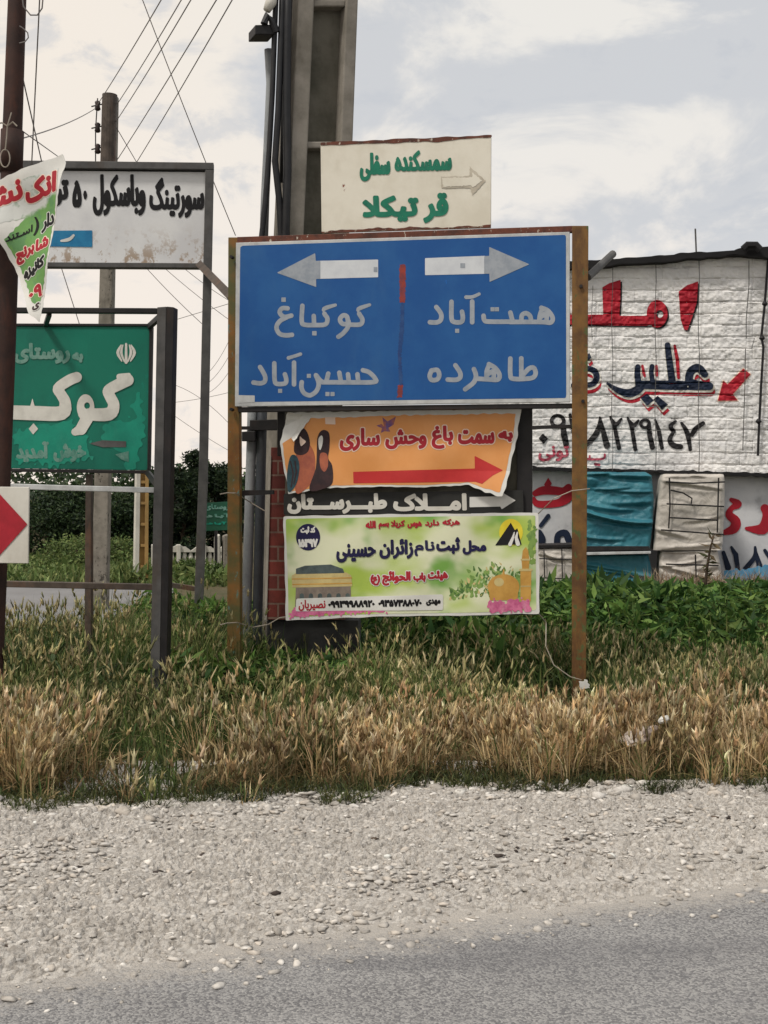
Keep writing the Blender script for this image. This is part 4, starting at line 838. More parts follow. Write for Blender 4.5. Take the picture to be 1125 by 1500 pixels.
MB().tube([LP.at(x, y, 0.02) for x, y in ((33, -10), (36, 12), (46, 24), (56, 24), (63, 14), (65, -10))], 0.0045, 5).build('wire_loop', 'wire', rp)
MB().tube([LP.at(x, y, 0.02) for x, y in ((30, 40), (36, 44), (42, 50), (43, 57), (38, 63), (30, 65))], 0.004, 5).build('wire_loop', 'wire', rp)
# torn triangular banner tied to that pole
TB = Surf((-60, 7.2), (100, 7.05), lambda x, y: 0.02 * math.sin((x + y * 0.5) * 0.05) + 0.012 * math.sin(y * 0.06 - x * 0.03) + 0.0010 * max(0, x - 20)); TB.ls = 0.45
tbo = TB.at(40, 340)
tb = thing('torn_banner', TB.at(66, 470), 'torn triangular vinyl banner with red and black lettering hanging by the rusty pole', 'banner')
tp = [(-70, 285), (0, 264), (60, 243), (97, 229.5), (103, 242), (97, 262), (93, 292), (86, 340), (82, 384), (73, 430), (69, 462), (66, 474), (58, 468), (50, 462), (24, 405), (0, 352), (-70, 352)]
decal('sheet', TB, f_wob(f_poly(tp), 0.7, 26, 3), 'banner_white', tb, 0.0, 1.5, 3, solid=0.002)
decal('print', TB, f_wob(f_poly([(-70, 300), (0, 279), (92, 248), (90, 292), (83, 340), (79, 384), (70, 428), (64, 452), (54, 445), (31, 400), (8, 352), (20, 340), (36, 320), (-70, 345)]), 0.8, 20, 5), 'torn', tb, 0.003, 1.5, 3, origin=tbo)
sl = -0.36
def tt(w, x0, x1, y0, y1, m, bold=1.0, s=sl, halo=1.3):
    f = f_text(w, x0, x1, y0, y1, bold, s)
    if halo: decal('lettering', TB, f_grow(f, halo), 'outline_pink' if m == 'red_ink' else 'banner_white', tb, 0.006, 0.6, 4)
    decal('lettering', TB, f, m, tb, 0.009, 0.5, 4)
tt('انک', 40, 90, 270, 302, 'red_ink', 2.0); tt('نش', -34, 37, 287, 325, 'red_ink', 2.0)
tt('دار', 64, 86, 317, 344, 'black_ink', 1.2); tt('(', 51, 59, 318, 346, 'black_ink', 0.9, 0, 0); tt('اسـتند', 10, 49, 345, 356, 'black_ink', 0.5, -0.42, 0)
tt('شا', 57, 80, 353, 372, 'red_ink', 1.3); tt('برنج', 22, 55, 368, 390, 'red_ink', 1.3, -0.4); tt('کانیزه', 34, 75, 394, 414, 'black_ink', 1.3, -0.45)
tt('۰۹', 47, 69, 424, 444, 'red_ink', 1.3, -0.4); tt('ی', 55, 66, 448, 458, 'parrot_dark', 0.7, -.3)
# red and white chevron board
CH = Surf((-60, 7.15), (42, 7.1))
ch = thing('chevron_board', gp(0, 7.2), 'white road marker board with red chevron at the foot of the rusty pole', 'road sign')
board('panel', CH, [(-75, 712), (42.5, 713.5), (41, 825.5), (-75, 824)], 'paint_white', ch, 0.015, 0.0, 0.003)
decal('chevron', CH, f_poly([(-75, 715), (-8, 715), (40.5, 768), (-8, 822), (-75, 822)]), 'red_ink', ch, 0.004, 1.5)
MB().tube([CH.at(-30, 700, -0.04), CH.at(-32, 1060, -0.04)], 0.03, 10).build('post', 'steel_rusty', ch)
# white weighbridge sign
WS = Surf((28, 10.35), (312, 10.5)); wso = WS.at(150, 392)
ws = thing('weighbridge_sign', gp(290, 10.6), 'white rust-stained sign with bold black Persian lettering in a grey steel frame', 'sign')
board('panel', WS, [(-20, 246), (302, 249), (298, 388), (-20, 386)], 'white_stained', ws, 0.02, -0.03, 0.003, wso)
board('frame_rail', WS, [(-25, 235), (313, 239), (313, 249), (-25, 246)], 'steel_grey', ws, 0.10, 0.02, 0.004)
board('frame_rail', WS, [(-25, 384), (299, 386), (299, 393), (-25, 391)], 'steel_grey', ws, 0.10, 0.018, 0.004)
board('post', WS, [(301, 249.3), (313, 249.3), (304, 700), (295, 960), (282, 960), (291, 700)], 'steel_grey', ws, 0.08, 0.019, 0.004)
board('post', WS, [(-20, 391.3), (-10, 391.3), (-12, 960), (-24, 960)], 'steel_grey', ws, 0.08, 0.01, 0.004)
MB().bar(WS.at(292, 388, 0.05), BL.at(333, 432, -0.10), 0.06, 0.03).build('brace', 'steel_rusty', ws)
MB().prism(WS.arr([(239, 852), (296, 861), (296, 868), (239, 859)], 0.0), WS.arr([(239, 852), (296, 861), (296, 868), (239, 859)], -0.05)).build('low_rail', 'steel_rusty', ws)
decal('painted_shade', WS, f_poly([(28, 246.4), (300, 249), (300, 251), (28, 248.4)]), 'black_ink', ws, -0.026, 1)  # black strip painted in for the shade under the top rail
for w, a, b, c, d, bo in (('سورتینگ', 218, 299, 259, 318, 1.7), ('وباسکول', 135, 213, 254, 315, 1.7), ('۵', 105, 119, 263, 303, 2.0), ('۰', 121, 127, 278, 291, 1.8), ('تن', 70, 100, 262, 301, 2.4)):
    decal('lettering', WS, f_text(w, a, b, c, d, bo, 0.0), 'black_ink', ws, -0.026, 0.55)
decal('sticker', WS, f_poly([(60, 337), (134.5, 336.5), (134.5, 361), (60, 360)]), 'sticker_blue', ws, -0.026, 1)
decal('sticker_mark', WS, f_stroke(smooth_pts([(89, 352, 1.5), (96, 351, 2.4), (102, 349, 2.4), (107, 344, 1.8)]), 2), 'banner_white', ws, -0.023, 0.5)
# green village sign in its deep box frame
GS = Surf((19, 8.75), (222, 8.62)); GF = Surf((0, 8.1), (250, 7.95))
gs = thing('village_board', gp(232, 8.1), 'green village name sign with big white lettering inside a dark steel box frame', 'road sign')
board('panel', GS, [(19, 478), (219, 478), (216, 689), (13, 686)], 'green_sign', gs, 0.03, 0.0, 0.003)
board('frame_rail', GS, [(19, 474), (222, 474.5), (222, 478.2), (19, 477.8)], 'steel_dark', gs, 0.05, 0.012)
board('frame_rail', GS, [(13, 686.3), (217, 689.3), (217, 694), (13, 691)], 'steel_dark', gs, 0.05, 0.012)
board('frame_rail', GS, [(219.4, 478.6), (223, 478.6), (219, 689), (216.3, 689)], 'steel_dark', gs, 0.05, 0.012)
board('front_post', GF, [(230, 450), (243.5, 449), (233, 1035), (219, 1035)], 'steel_grey', gs, 0.07, 0.0, 0.004)  # left face of the post, its lit tone given as grey steel
board('front_post', GF, [(244, 449), (255, 450), (243, 1035), (233.5, 1035)], 'steel_dark', gs, 0.09, 0.004, 0.004)  # right face of the same post, shade put in as darker steel
board('front_rail', GF, [(-60, 449.5), (229.5, 451), (229.5, 458.5), (-60, 457)], 'steel_dark', gs, 0.06, -0.005, 0.004)
o = board('low_rail', GF, [(-60, 706), (100, 711), (229, 714), (228, 722), (100, 719), (-60, 714)], 'alu', gs, 0.05, -0.01, 0.004)
board('low_rail', GF, [(-60, 850), (226, 856), (225, 865), (-60, 859)], 'steel_rusty', gs, 0.05, -0.01, 0.004)
for a, b in (((237, 456), (219, 478)), ((230, 716), (216, 692))): MB().bar(GF.at(a[0], a[1], -0.06), GS.at(b[0], b[1], 0.0), 0.035, 0.03).build('corner_strut', 'steel_dark', gs)
MB().bar(GF.at(68, 458, -0.05), GS.at(67, 476, 0.0), 0.03, 0.03).build('corner_strut', 'steel_dark', gs)
board('rear_post', GS, [(123, 694.5), (131, 694.5), (131, 960), (121, 960)], 'steel_rusty', gs, 0.05, -0.03, 0.003)
zg = dict(ox=0, oy=440, sc=3.124)
def fg(n, f, m, lift, st=0.7): return decal(n, GS, f_map(f, **zg), m, gs, lift, st)
fg('patch', f_wob(f_poly([(480, 560), (620, 545), (600, 480), (640, 420), (660, 600), (620, 770), (585, 775), (570, 700), (470, 660)]), 10, 60, 2), 'green_patch', 0.002, 0.9)
fg('patch', f_wob(f_poly([(75, 600), (200, 560), (330, 565), (400, 640), (420, 720), (330, 740), (200, 750), (80, 740)]), 14, 60, 6), 'green_patch', 0.0025, 0.9)
for w, a, b, c, d in (('به', 330, 382, 238, 285), ('روستای', 66, 322, 195, 290)): decal('lettering', GS, f_text(w, a / 3.124, b / 3.124, 440 + c / 3.124, 440 + d / 3.124, 1.6), 'sign_fade', gs, 0.004, 0.6)
for w, a, b, c, d in (('خوش', 245, 395, 655, 740), ('آمدید', 75, 225, 645, 740)): decal('lettering', GS, f_text(w, a / 3.124, b / 3.124, 440 + c / 3.124, 440 + d / 3.124, 1.6), 'sign_fade', gs, 0.004, 0.6)
kb = [f_stroke(smooth_pts([(585, 365, 28), (545, 385, 27), (498, 412, 25), (505, 440, 25), (522, 480, 26), (500, 520, 30), (410, 522, 28)]), 26), f_stroke(smooth_pts([(548, 350, 14), (590, 342, 10)]), 12),
      f_minus(f_union([f_ell(393, 490, 40, 60), f_stroke([(395, 520, 36), (400, 540, 28), (372, 590, 26), (345, 602, 17)], 20)]), f_ell(400, 482, 13, 15)),
      f_stroke(smooth_pts([(352, 352, 24), (318, 366, 25), (268, 402, 24), (282, 432, 24), (300, 470, 26), (282, 516, 32), (160, 516, 33), (40, 512, 32)]), 26), f_poly([(138, 490), (150, 448), (162, 490)]), f_poly([(133, 588), (155, 562), (176, 588), (153, 614)])]
fg('lettering', f_union(kb), 'sign_white', 0.006, 0.6)
em = [f_stroke(smooth_pts([(555, 205, 3), (540, 240, 7), (558, 278, 3)]), 5), f_stroke(smooth_pts([(563, 205, 3), (556, 240, 6), (570, 280, 3)]), 5), f_stroke([(578, 200, 5), (578, 284, 7)], 5), f_stroke(smooth_pts([(593, 205, 3), (600, 240, 6), (586, 280, 3)]), 5), f_stroke(smooth_pts([(601, 205, 3), (616, 240, 7), (598, 278, 3)]), 5)]
fg('emblem', f_union(em), 'sign_white', 0.004, 0.5)
fg('patch', f_poly([(410, 655), (470, 640), (578, 645), (578, 672), (470, 672)]), 'steel_grey', 0.0045)
fg('patch', f_poly([(528, 705), (590, 690), (590, 740), (560, 730)]), 'sign_fade', 0.0045)

# ================================================================== FAR POLES, WIRES, FENCE, TREES
PU = Surf((100, 14.0), (200, 14.0))
up = thing('utility_pole', gp(145, 14), 'slender speckled concrete utility pole with three insulators behind the white sign', 'utility pole')
MB().prism(PU.arr([(152.5, 137), (169.5, 137), (155, 930), (132, 930)]), PU.arr([(153, 137), (170, 137), (155, 930), (132, 930)], -0.16)).build('shaft', 'concrete_far', up, bevel=0.012)
MB().tube([PU.at(161, 139, 0.005), PU.at(158, 246, 0.006)], 0.085, 16).build('dark_top', 'steel_rusty', up)
for y in (155, 187, 218):
    MB().tube([PU.at(143, y - 7, 0.0), PU.at(143, y - 5, 0.0), PU.at(143, y, 0), PU.at(143, y + 5, 0.0), PU.at(143, y + 7, 0)], [0.02, 0.034, 0.026, 0.036, 0.02], 10).build('insulator', 'ceramic', up, smooth=True)
    MB().tube([PU.at(134, y + 1, 0.0), PU.at(152, y - 2, 0.02)], 0.008, 6).build('insulator_pin', 'steel_dark', up)
MB().tube([PU.at(143, 144, 0), PU.at(140, 190, 0), PU.at(140, 236, 0)], 0.007, 5).build('insulator_rack', 'steel_dark', up)
PY = Surf((180, 18.0), (240, 18.2))
yp = thing('ladder_pole', gp(208, 18.2), 'short ochre concrete post with ladder-like rungs behind the green sign', 'post')
MB().prism(PY.arr([(203, 560), (208, 560), (203, 862), (197, 862)]), PY.arr([(203, 560), (208, 560), (203, 862), (197, 862)], -0.2)).build('flange', 'fence_white', yp)
MB().prism(PY.arr([(214, 560), (218.5, 560), (217, 862), (212, 862)]), PY.arr([(214, 560), (218.5, 560), (217, 862), (212, 862)], -0.2)).build('flange', 'yellow_concrete', yp)
MB().prism(PY.arr([(208, 560), (214, 560), (212, 862), (203, 862)], -0.08), PY.arr([(208, 560), (214, 560), (212, 862), (203, 862)], -0.14)).build('web', 'yellow_concrete', yp)
for y in range(580, 860, 31): MB().prism(PY.arr([(206, y), (214, y), (214, y + 4), (206, y + 4)], -0.01), PY.arr([(206, y), (214, y), (214, y + 4), (206, y + 4)], -0.08)).build('rung', 'yellow_concrete', yp)
def wire(p, q, sag, label, r=0.0045, group='overhead wires', mat='wire'):
    pts = [p.lerp(q, k / 10) + Vector((0, 0, -sag * 4 * (k / 10) * (1 - k / 10))) for k in range(11)]
    w = sum(pts, Vector()) / len(pts)
    return tag(MB().tube(pts, r, 5).build('overhead_wire', mat, None, w), label, 'wire', group)
wire(K(141, 156, 14), K(262, -45, 8), 0.02, 'overhead wire leaving the uppermost insulator of the slender pole towards upper right')
wire(K(172, 152, 14), K(290, -42, 8), 0.02, 'overhead wire rising right from the top of the slender pole')
wire(K(170, 178, 14), K(300, -35, 8), 0.02, 'overhead wire rising right from just below the slender pole top')
wire(K(160, 252, 15), K(341, -40, 8), 0.02, 'second overhead wire from the right above the white sign', 0.0045)
wire(K(190, 254, 15), K(364, -42, 8), 0.02, 'rightmost overhead wire slanting up above the white sign', 0.0045)
wire(K(190, -50, 11), K(345, 345, 12), 0.03, 'steep overhead wire crossing the others down towards the blue sign')
wire(K(60, -40, 7.6), K(46, 250, 8.6), 0.0, 'near vertical wire hanging beside the rusty pole', 0.0045)
wire(K(29, 95, 7.35), K(63, 246, 9.0), 0.0, 'wire slanting from the rusty pole down behind the white sign', 0.0045)
wire(K(28, 204, 7.4), K(141, 158, 14), 0.03, 'wire from the rusty pole up to the top insulator')
wire(K(30, 190, 8), K(100, 240, 12), 0.0, 'thin wire dropping from rusty pole to white sign top', 0.004)
wire(K(86, 380, 12), K(118, 480, 12), 0, 'wire between white sign and green sign, left of the pole', 0.0045)
wire(K(212, 390, 16), K(300, 478, 16), 0.02, 'lower wire falling right under the white sign, leftmost of the set')
wire(K(238, 390, 18), K(335, 468, 18), 0.02, 'lower wire falling right under the white sign, middle of the set')
wire(K(266, 390, 18), K(335, 440, 18), 0.02, 'lower wire falling right under the white sign, rightmost of the set')
wire(K(170, 186, 14), K(205, 246, 14.5), 0, 'short wire from the slender pole down to the white sign edge', 0.0045)
wire(K(252, 470, 18), K(335, 445, 18), 0.0, 'wire rising right between green sign and blue sign', 0.0045)
wire(K(250, 562, 22), K(335, 620, 22), -0.1, 'thin wire over the dark trees, falling right')
wire(K(250, 590, 22), K(335, 575, 22), 0.02, 'nearly level wire over the dark trees')
wire(K(250, 605, 22), K(335, 660, 22), 0.02, 'lowest thin wire just over the dark trees')
for i, (y0, y1) in enumerate(((545, 500), (560, 522), (575, 545))):
    wire(K(306, y0, 24), K(335, y1, 24), 0.05, ('upper', 'middle', 'lower')[i] + ' of three short curving wires left of the ochre post')
# pale cords around the blue sign
def cordw(pts, label, r=0.004): 
    c = pts[0]; return tag(MB().tube(pts, r, 5).build('tie_cord', 'cord', None, c), label, 'cord')
cordw([BL.at(x, y, 0.09) for x, y in ((328, 724), (338, 722), (350, 722))] + [SPI.at(x, y, 0.1) for x, y in ((372, 736), (392, 748))], 'pale cord tied round the ochre post at strap height')
cordw([BL.at(x, y, 0.08) for x, y in ((326, 914), (338, 911), (352, 910))] + [BF.at(x, y, 0.04) for x, y in ((372, 918), (395, 914), (412, 904), (420, 903))], 'pale cord from the ochre post to the lower left corner of the green banner')
cordw([BF.at(790, 899, 0.02), BF.at(800, 912, 0), BL.at(800, 945, 0.06), BL.at(812, 972, 0.08), BL.at(836, 989, 0.08), BL.at(852, 994, 0.06)], 'pale cord from the lower right corner of the green banner to the post foot', 0.0035)
cordw([BF.at(786, 755, 0.03), BL.at(812, 730, 0.07), BL.at(838, 719, 0.07), BL.at(864, 716, 0.03)], 'pale cord from the upper right corner of the green banner round the post', 0.0035)
tg = BL.at(855, 1003, 0.06)
o = decal('plastic_scrap', Surf((840, 8.12), (870, 8.12)), f_wob(f_poly([(848, 999), (860, 995), (864, 1007), (850, 1010)]), 0.8, 9, 3), 'banner_white', None, 0.0, 0.8, 3, solid=0.006, origin=tg)
tag(o, 'small white plastic scrap tied to the foot of the right ochre post', 'scrap')
# fence and gate posts beyond the side road
PF = Surf((220, 20.6), (340, 20.9))
fb = thing('balustrade_fence', gp(275, 20.8), 'low white concrete balustrade fence in front of the dark trees', 'fence')
for x in (222, 259, 296): MB().prism(PF.arr([(x, 798), (x + 6, 798), (x + 6, 836), (x, 836)]), PF.arr([(x, 798), (x + 6, 798), (x + 6, 836), (x, 836)], -0.2)).build('fence_post', 'fence_white', fb, bevel=0.01)
for k in range(3):
    x = 222 + 37 * k; arc = [(x + 6, 799)] + [(x + 6 + 31 * t, 799 + 8 * math.sin(math.pi * t) * (0.7 + 0.3 * math.cos(t * 12.5))) for t in np.linspace(0, 1, 9)] + [(x + 37, 799)]
    P = arc + [(x + 37, 809), (x + 6, 809)]; MB().prism(PF.arr(P[1:-3] + P[-2:], -0.04), PF.arr(P[1:-3] + P[-2:], -0.14)).build('scalloped_rail', 'fence_white', fb)
    MB().prism(PF.arr([(x + 6, 825), (x + 37, 825), (x + 37, 834), (x + 6, 834)], -0.04), PF.arr([(x + 6, 825), (x + 37, 825), (x + 37, 834), (x + 6, 834)], -0.14)).build('base_rail', 'fence_white', fb)
    for b in range(3): xx = x + 12 + b * 9; MB().tube([PF.at(xx, 808, -0.09), PF.at(xx, 817, -0.09), PF.at(xx, 826, -0.09)], [0.02, 0.045, 0.02], 6).build('baluster', 'fence_white', fb)
for x, w, lb in ((307, 8, 'white tapered gate pillar at the end of the balustrade'), (318, 9, 'grey tapered gate pillar just right of the white pillar')):
    q = [(x, 782), (x + w * 0.8, 779), (x + w, 850), (x - 1, 850)]; g = MB().prism(PF.arr(q, 1.2), PF.arr(q, 0.9)).build('gate_pillar', 'fence_white' if x < 310 else 'concrete_far', None, gp(x + 4, 19.6), bevel=0.02); tag(g, lb, 'pillar', 'gate pillars')
PG = Surf((290, 19), (340, 19))
fs = thing('far_signboard', gp(315, 19), 'dark green distant signboard with faint pale lettering beside the ochre post', 'sign')
board('panel', PG, [(296, 737), (345, 734), (345, 776), (297, 778)], 'far_green', fs, 0.06, 0)
MB().prism(PG.arr([(314, 777), (318, 777), (318, 852), (314, 852)]), PG.arr([(314, 777), (318, 777), (318, 852), (314, 852)], -0.06)).build('post', 'steel_dark', fs)
for a in ((300, 336, 738, 748), (299, 338, 752, 759), (302, 332, 764, 769)): decal('lettering', PG, f_text('روستای' if a[2] < 750 else 'آباد', *a, 0.5), 'green_patch' if a[2] > 760 else 'sign_fade', fs, 0.01, 0.7)

# ---------------- plants: thousands of real leaves and blades
def nrm(v): return v / np.maximum(np.linalg.norm(v, axis=-1, keepdims=True), 1e-9)
def leaves_mesh(C, size, col, asp=0.45, up=0.3, rng=RNG, drop=None):
    """pointed leaves, bent along the midrib: C (n,3), size (n), col (n,3)"""
    n = len(C); d = nrm(rng.normal(size=(n, 3)) * (1, 1, 0.7) + (0, 0, up)); 
    if drop is not None: d = nrm(d + drop)
    s = nrm(np.cross(d, rng.normal(size=(n, 3)))); nn = np.cross(d, s); size = np.asarray(size)[:, None]
    P = [C, C + d * size * .4 + s * size * asp * .5, C + d * size * .42 - nn * size * .08, C + d * size * .4 - s * size * asp * .5, C + d * size - nn * size * .22]
    V = np.stack(P, 1).reshape(-1, 3); b = np.arange(n)[:, None] * 5
    FC = np.concatenate((b + (0, 1, 2), b + (0, 2, 3), b + (1, 4, 2), b + (2, 4, 3)), 0)
    return V, FC, np.repeat(col, 5, 0)
def blades_mesh(B, h, w, col, lean=0.4, rng=RNG, ang=None, tip=None):
    n = len(B); a = rng.uniform(0, 6.283, n) if ang is None else ang; ld = np.stack((np.cos(a), np.sin(a), 0 * a), 1)
    wa = rng.uniform(0, 6.283, n); wd = np.stack((np.cos(wa), np.sin(wa), 0 * wa), 1); ln = np.abs(rng.normal(lean, lean * .5, n))[:, None]; h = h[:, None]; w = w[:, None]
    V = []
    for t, k in ((0, .8), (.4, 1.0), (.75, .7)):
        c = B + ld * ln * h * t * t + np.array((0, 0, 1.0)) * h * (t - .28 * np.minimum(ln, 1.6) * t * t); V += [c - wd * w * k / 2, c + wd * w * k / 2]
    T = B + ld * ln * h + np.array((0, 0, 1.0)) * h * (1 - .36 * np.minimum(ln, 1.6)); V.append(T)
    V = np.stack(V, 1).reshape(-1, 3); b = np.arange(n)[:, None] * 7
    FC = [b + (0, 1, 3), b + (0, 3, 2), b + (2, 3, 5), b + (2, 5, 4), b + (4, 5, 6)]
    return V, np.concatenate(FC, 0), np.repeat(col, 7, 0), T, nrm(ld * ln + np.array((0, 0, 0.9)))
def heads_mesh(T, D, ln, rad, col, rng=RNG):
    """seed heads: drooping spindles with a few bristles"""
    n = len(T); u = nrm(np.cross(D, rng.normal(size=(n, 3)))); v = np.cross(D, u); V = [T]; ln = ln[:, None]; rad = rad[:, None]; dr = np.array((0, 0, -1.0))
    for t, k in ((.25, 1), (.6, .85)):
        c = T + D * ln * t + dr * ln * .25 * t * t
        for q in range(3): a = q * 2.094; V.append(c + (u * math.cos(a) + v * math.sin(a)) * rad * k)
    tip = T + D * ln + dr * ln * .3; V.append(tip)
    for q in range(3): a = q * 2.094 + 1; V.append(tip + D * ln * .35 + (u * math.cos(a) + v * math.sin(a)) * rad * 2.2 + dr * ln * .1)
    V = np.stack(V, 1).reshape(-1, 3); b = np.arange(n)[:, None] * 11; FC = []
    for q in range(3):
        r = (q + 1) % 3; FC += [b + (0, 1 + q, 1 + r), b + (1 + q, 4 + q, 4 + r), b + (1 + q, 4 + r, 1 + r), b + (4 + q, 7, 4 + r), b + (4 + q, 8 + q, 4 + r)]
    return V, np.concatenate(FC, 0), np.repeat(col, 11, 0)
def fast_obj(name, parts, mat, parent=None, origin=(0, 0, 0)):
    k = 0; VV, FF, CC = [], [], []
    for V, FC, C in parts: VV.append(V); FF.append(FC + k); CC.append(C); k += len(V)
    V = np.concatenate(VV) - np.array(wloc(parent) if parent else origin); FC = np.concatenate(FF).astype(np.int32); C = np.concatenate(CC)
    me = bpy.data.meshes.new(name); me.vertices.add(len(V)); me.vertices.foreach_set('co', V.astype(np.float32).ravel())
    me.loops.add(FC.size); me.loops.foreach_set('vertex_index', FC.ravel()); me.polygons.add(len(FC)); me.polygons.foreach_set('loop_start', np.arange(0, FC.size, FC.shape[1], dtype=np.int32))
    me.materials.append(M[mat]); me.update(calc_edges=True); me.validate()
    ca = me.color_attributes.new('Col', 'FLOAT_COLOR', 'POINT'); c4 = np.ones((len(V), 4), np.float32); c4[:, :3] = C; ca.data.foreach_set('color', c4.ravel())
    o = bpy.data.objects.new(name, me); COL.objects.link(o)
    if parent: o.parent = parent
    else: o.location = origin
    return o
def tint(n, cols, var=0.18, rng=RNG, idx=None):
    c = np.array([lin(x) for x in cols])[rng.integers(0, len(cols), n) if idx is None else idx]
    return np.clip(c * (1 + rng.normal(0, var, (n, 1))) * (1 + rng.normal(0, 0.03, (n, 3))), 0.005, 0.9)
def veg_z(x, y): return dip(x, y) - 0.012
def scatter(n, px0, px1, d0, d1, rng=RNG):
    d = np.sqrt(rng.uniform(d0 * d0, d1 * d1, n)); px = rng.uniform(px0, px1, n); return (px - CX) / F * d, d, px
vsin = np.vectorize(edge_grass)
STRAW = [(202, 180, 140), (188, 164, 124), (214, 196, 158), (170, 144, 106), (182, 154, 116)]
PALE = [(202, 188, 148), (186, 172, 130), (172, 164, 118)]
GRASS = [(94, 112, 62), (80, 100, 54), (112, 122, 72), (68, 90, 50), (124, 128, 82)]
LEAFY = [(66, 98, 44), (54, 86, 40), (82, 112, 52), (46, 74, 36), (98, 122, 62)]
def dryness(x, y, px):
    off = y - vsin(x); reach = 1.2 + 1.0 * np.clip((px - 300) / 500, 0, 1) - 0.5 * np.exp(-((px - 250) / 95.0) ** 2) - 0.7 * np.exp(-((px - 235) / 30.0) ** 2)
    return np.clip((reach + 1.5 * (vnoise(x, y, 0.5, 4) - 0.5) - off) / 0.5 + 0.5, 0, 1) * np.where(vnoise(x, y, .27, 44) > .80, .25, 1)
# verge: tufts of dry seeding grass in front, greener tufts behind, dull thatch between them
def tufts(n, px0, px1, d0, d1):
    x, y, px = scatter(n, px0, px1, d0, d1); off = y - vsin(x)
    k = (off > .02 + .34 * vnoise(x, y, .30, 3) * (RNG.uniform(size=n) < .8)) & (RNG.uniform(size=n) < np.clip((vnoise(x, y, .42, 12) - .27) * 2.6, .05, 1))
    k &= ~((x > 1.05) & (x < 1.65) & (y > 7.0) & (y < 8.2) & (RNG.uniform(size=n) < .6))
    return x[k], y[k], px[k], off[k]
x, y, px, off = tufts(5200, -160, 1290, 5.1, 10.3); nt_ = len(x); dr = dryness(x, y, px); td = RNG.uniform(size=nt_) < dr
th = np.where(td, RNG.uniform(.20, .36, nt_), RNG.uniform(.20, .40, nt_)) * np.clip(.55 + off / .7, .6, 1) * (.55 + .8 * vnoise(x, y, .8, 21))
th *= 1 + (.60 * np.clip((430 - px) / 150, 0, 1) * np.clip((px + 60) / 240, .45, 1) + .3 * np.clip((760 - px) / 150, 0, 1)) * np.clip((y - 6.9) / 1.3, 0, 1)
cnt_ = RNG.integers(9, 24, nt_); ti = np.repeat(np.arange(nt_), cnt_); n = len(ti); a = RNG.uniform(0, 6.283, n); rr = np.abs(RNG.normal(0, .045, n))
B = np.stack((x[ti] + rr * np.cos(a), y[ti] + rr * np.sin(a), 0 * a), 1); B[:, 2] = veg_z(B[:, 0], B[:, 1]); isd = td[ti] & (RNG.uniform(size=n) < .9)
tcol = (1 + RNG.normal(0, .2, (nt_, 1))) * (.62 + .62 * vnoise(x, y, .45, 23))[:, None]; h = th[ti] * RNG.uniform(.55, 1.15, n)
cs_ = np.where(isd[:, None], tint(n, STRAW), tint(n, GRASS)) * tcol[ti]
bl1 = blades_mesh(B, h, np.where(isd, RNG.uniform(.003, .006, n), RNG.uniform(.004, .009, n)), cs_, .30, ang=a + RNG.normal(0, .9, n))
m2 = int(n * .9); k2 = RNG.integers(0, n, m2); a2 = a[k2] + RNG.normal(0, .9, m2)
bl2 = blades_mesh(B[k2] + RNG.normal(0, .015, (m2, 3)) * (1, 1, 0), h[k2] * RNG.uniform(.4, .85, m2), RNG.uniform(.005, .010, m2), np.where(isd[k2][:, None], tint(m2, [(186, 164, 126), (158, 136, 100), (132, 124, 84), (168, 142, 108)]), tint(m2, GRASS)) * tcol[ti[k2]], .8, ang=a2)
hs = RNG.uniform(size=n) < np.where(isd, .48, .20); q = hs.sum()
hc = np.where(isd[hs][:, None], tint(q, [(214, 194, 156), (194, 170, 130), (226, 210, 176), (176, 148, 114), (196, 170, 130)]), tint(q, PALE + [(164, 162, 116), (146, 146, 100)])) * tcol[ti[hs]]
hd = heads_mesh(bl1[3][hs], nrm(bl1[4][hs] + (0, 0, .55)), RNG.uniform(.045, .10, q), RNG.uniform(.006, .0105, q), hc)
x, y, px = scatter(26000, -160, 1290, 5.2, 10.3); off = y - vsin(x); k = off > .05 + .1 * vnoise(x, y, .12, 5); x, y, px = x[k], y[k], px[k]; n = len(x); d_ = RNG.uniform(size=n) < dryness(x, y, px)
th_ = blades_mesh(np.stack((x, y, veg_z(x, y)), 1), RNG.uniform(.06, .19, n), RNG.uniform(.004, .008, n), np.where(d_[:, None], tint(n, [(104, 88, 60), (88, 78, 52), (120, 96, 66), (84, 84, 52)]), tint(n, [(64, 78, 44), (76, 88, 50), (54, 66, 40)])), .7)
x, y, px = scatter(1500, -120, 900, 7.2, 10.0); n = len(x); k = (vnoise(x, y, .6, 55) > .42) & (RNG.uniform(size=n) < np.clip(1.25 - px / 800, .25, 1)); x, y, px = x[k], y[k], px[k]; n = len(x)
tall = blades_mesh(np.stack((x, y, veg_z(x, y)), 1), RNG.uniform(.38, .62, n) * np.clip(1.1 - px / 2200, .7, 1.1), RNG.uniform(.004, .007, n), tint(n, GRASS), .38)
tlv = blades_mesh(np.repeat(np.stack((x, y, veg_z(x, y)), 1), 3, 0) + RNG.normal(0, .02, (3 * n, 3)) * (1, 1, 0), RNG.uniform(.22, .45, 3 * n), RNG.uniform(.008, .016, 3 * n), tint(3 * n, GRASS[:4]), .85)
thd = heads_mesh(tall[3], nrm(tall[4] + (0, 0, .2)), RNG.uniform(.07, .13, n), RNG.uniform(.006, .010, n), tint(n, PALE + [(164, 162, 116)]))
tag(fast_obj('verge_grass', [bl1[:3], bl2[:3], hd, th_[:3], tall[:3], tlv[:3], thd], 'leaf'), 'dry straw and green seeding grass along the gravel verge', 'grass', kind='stuff')
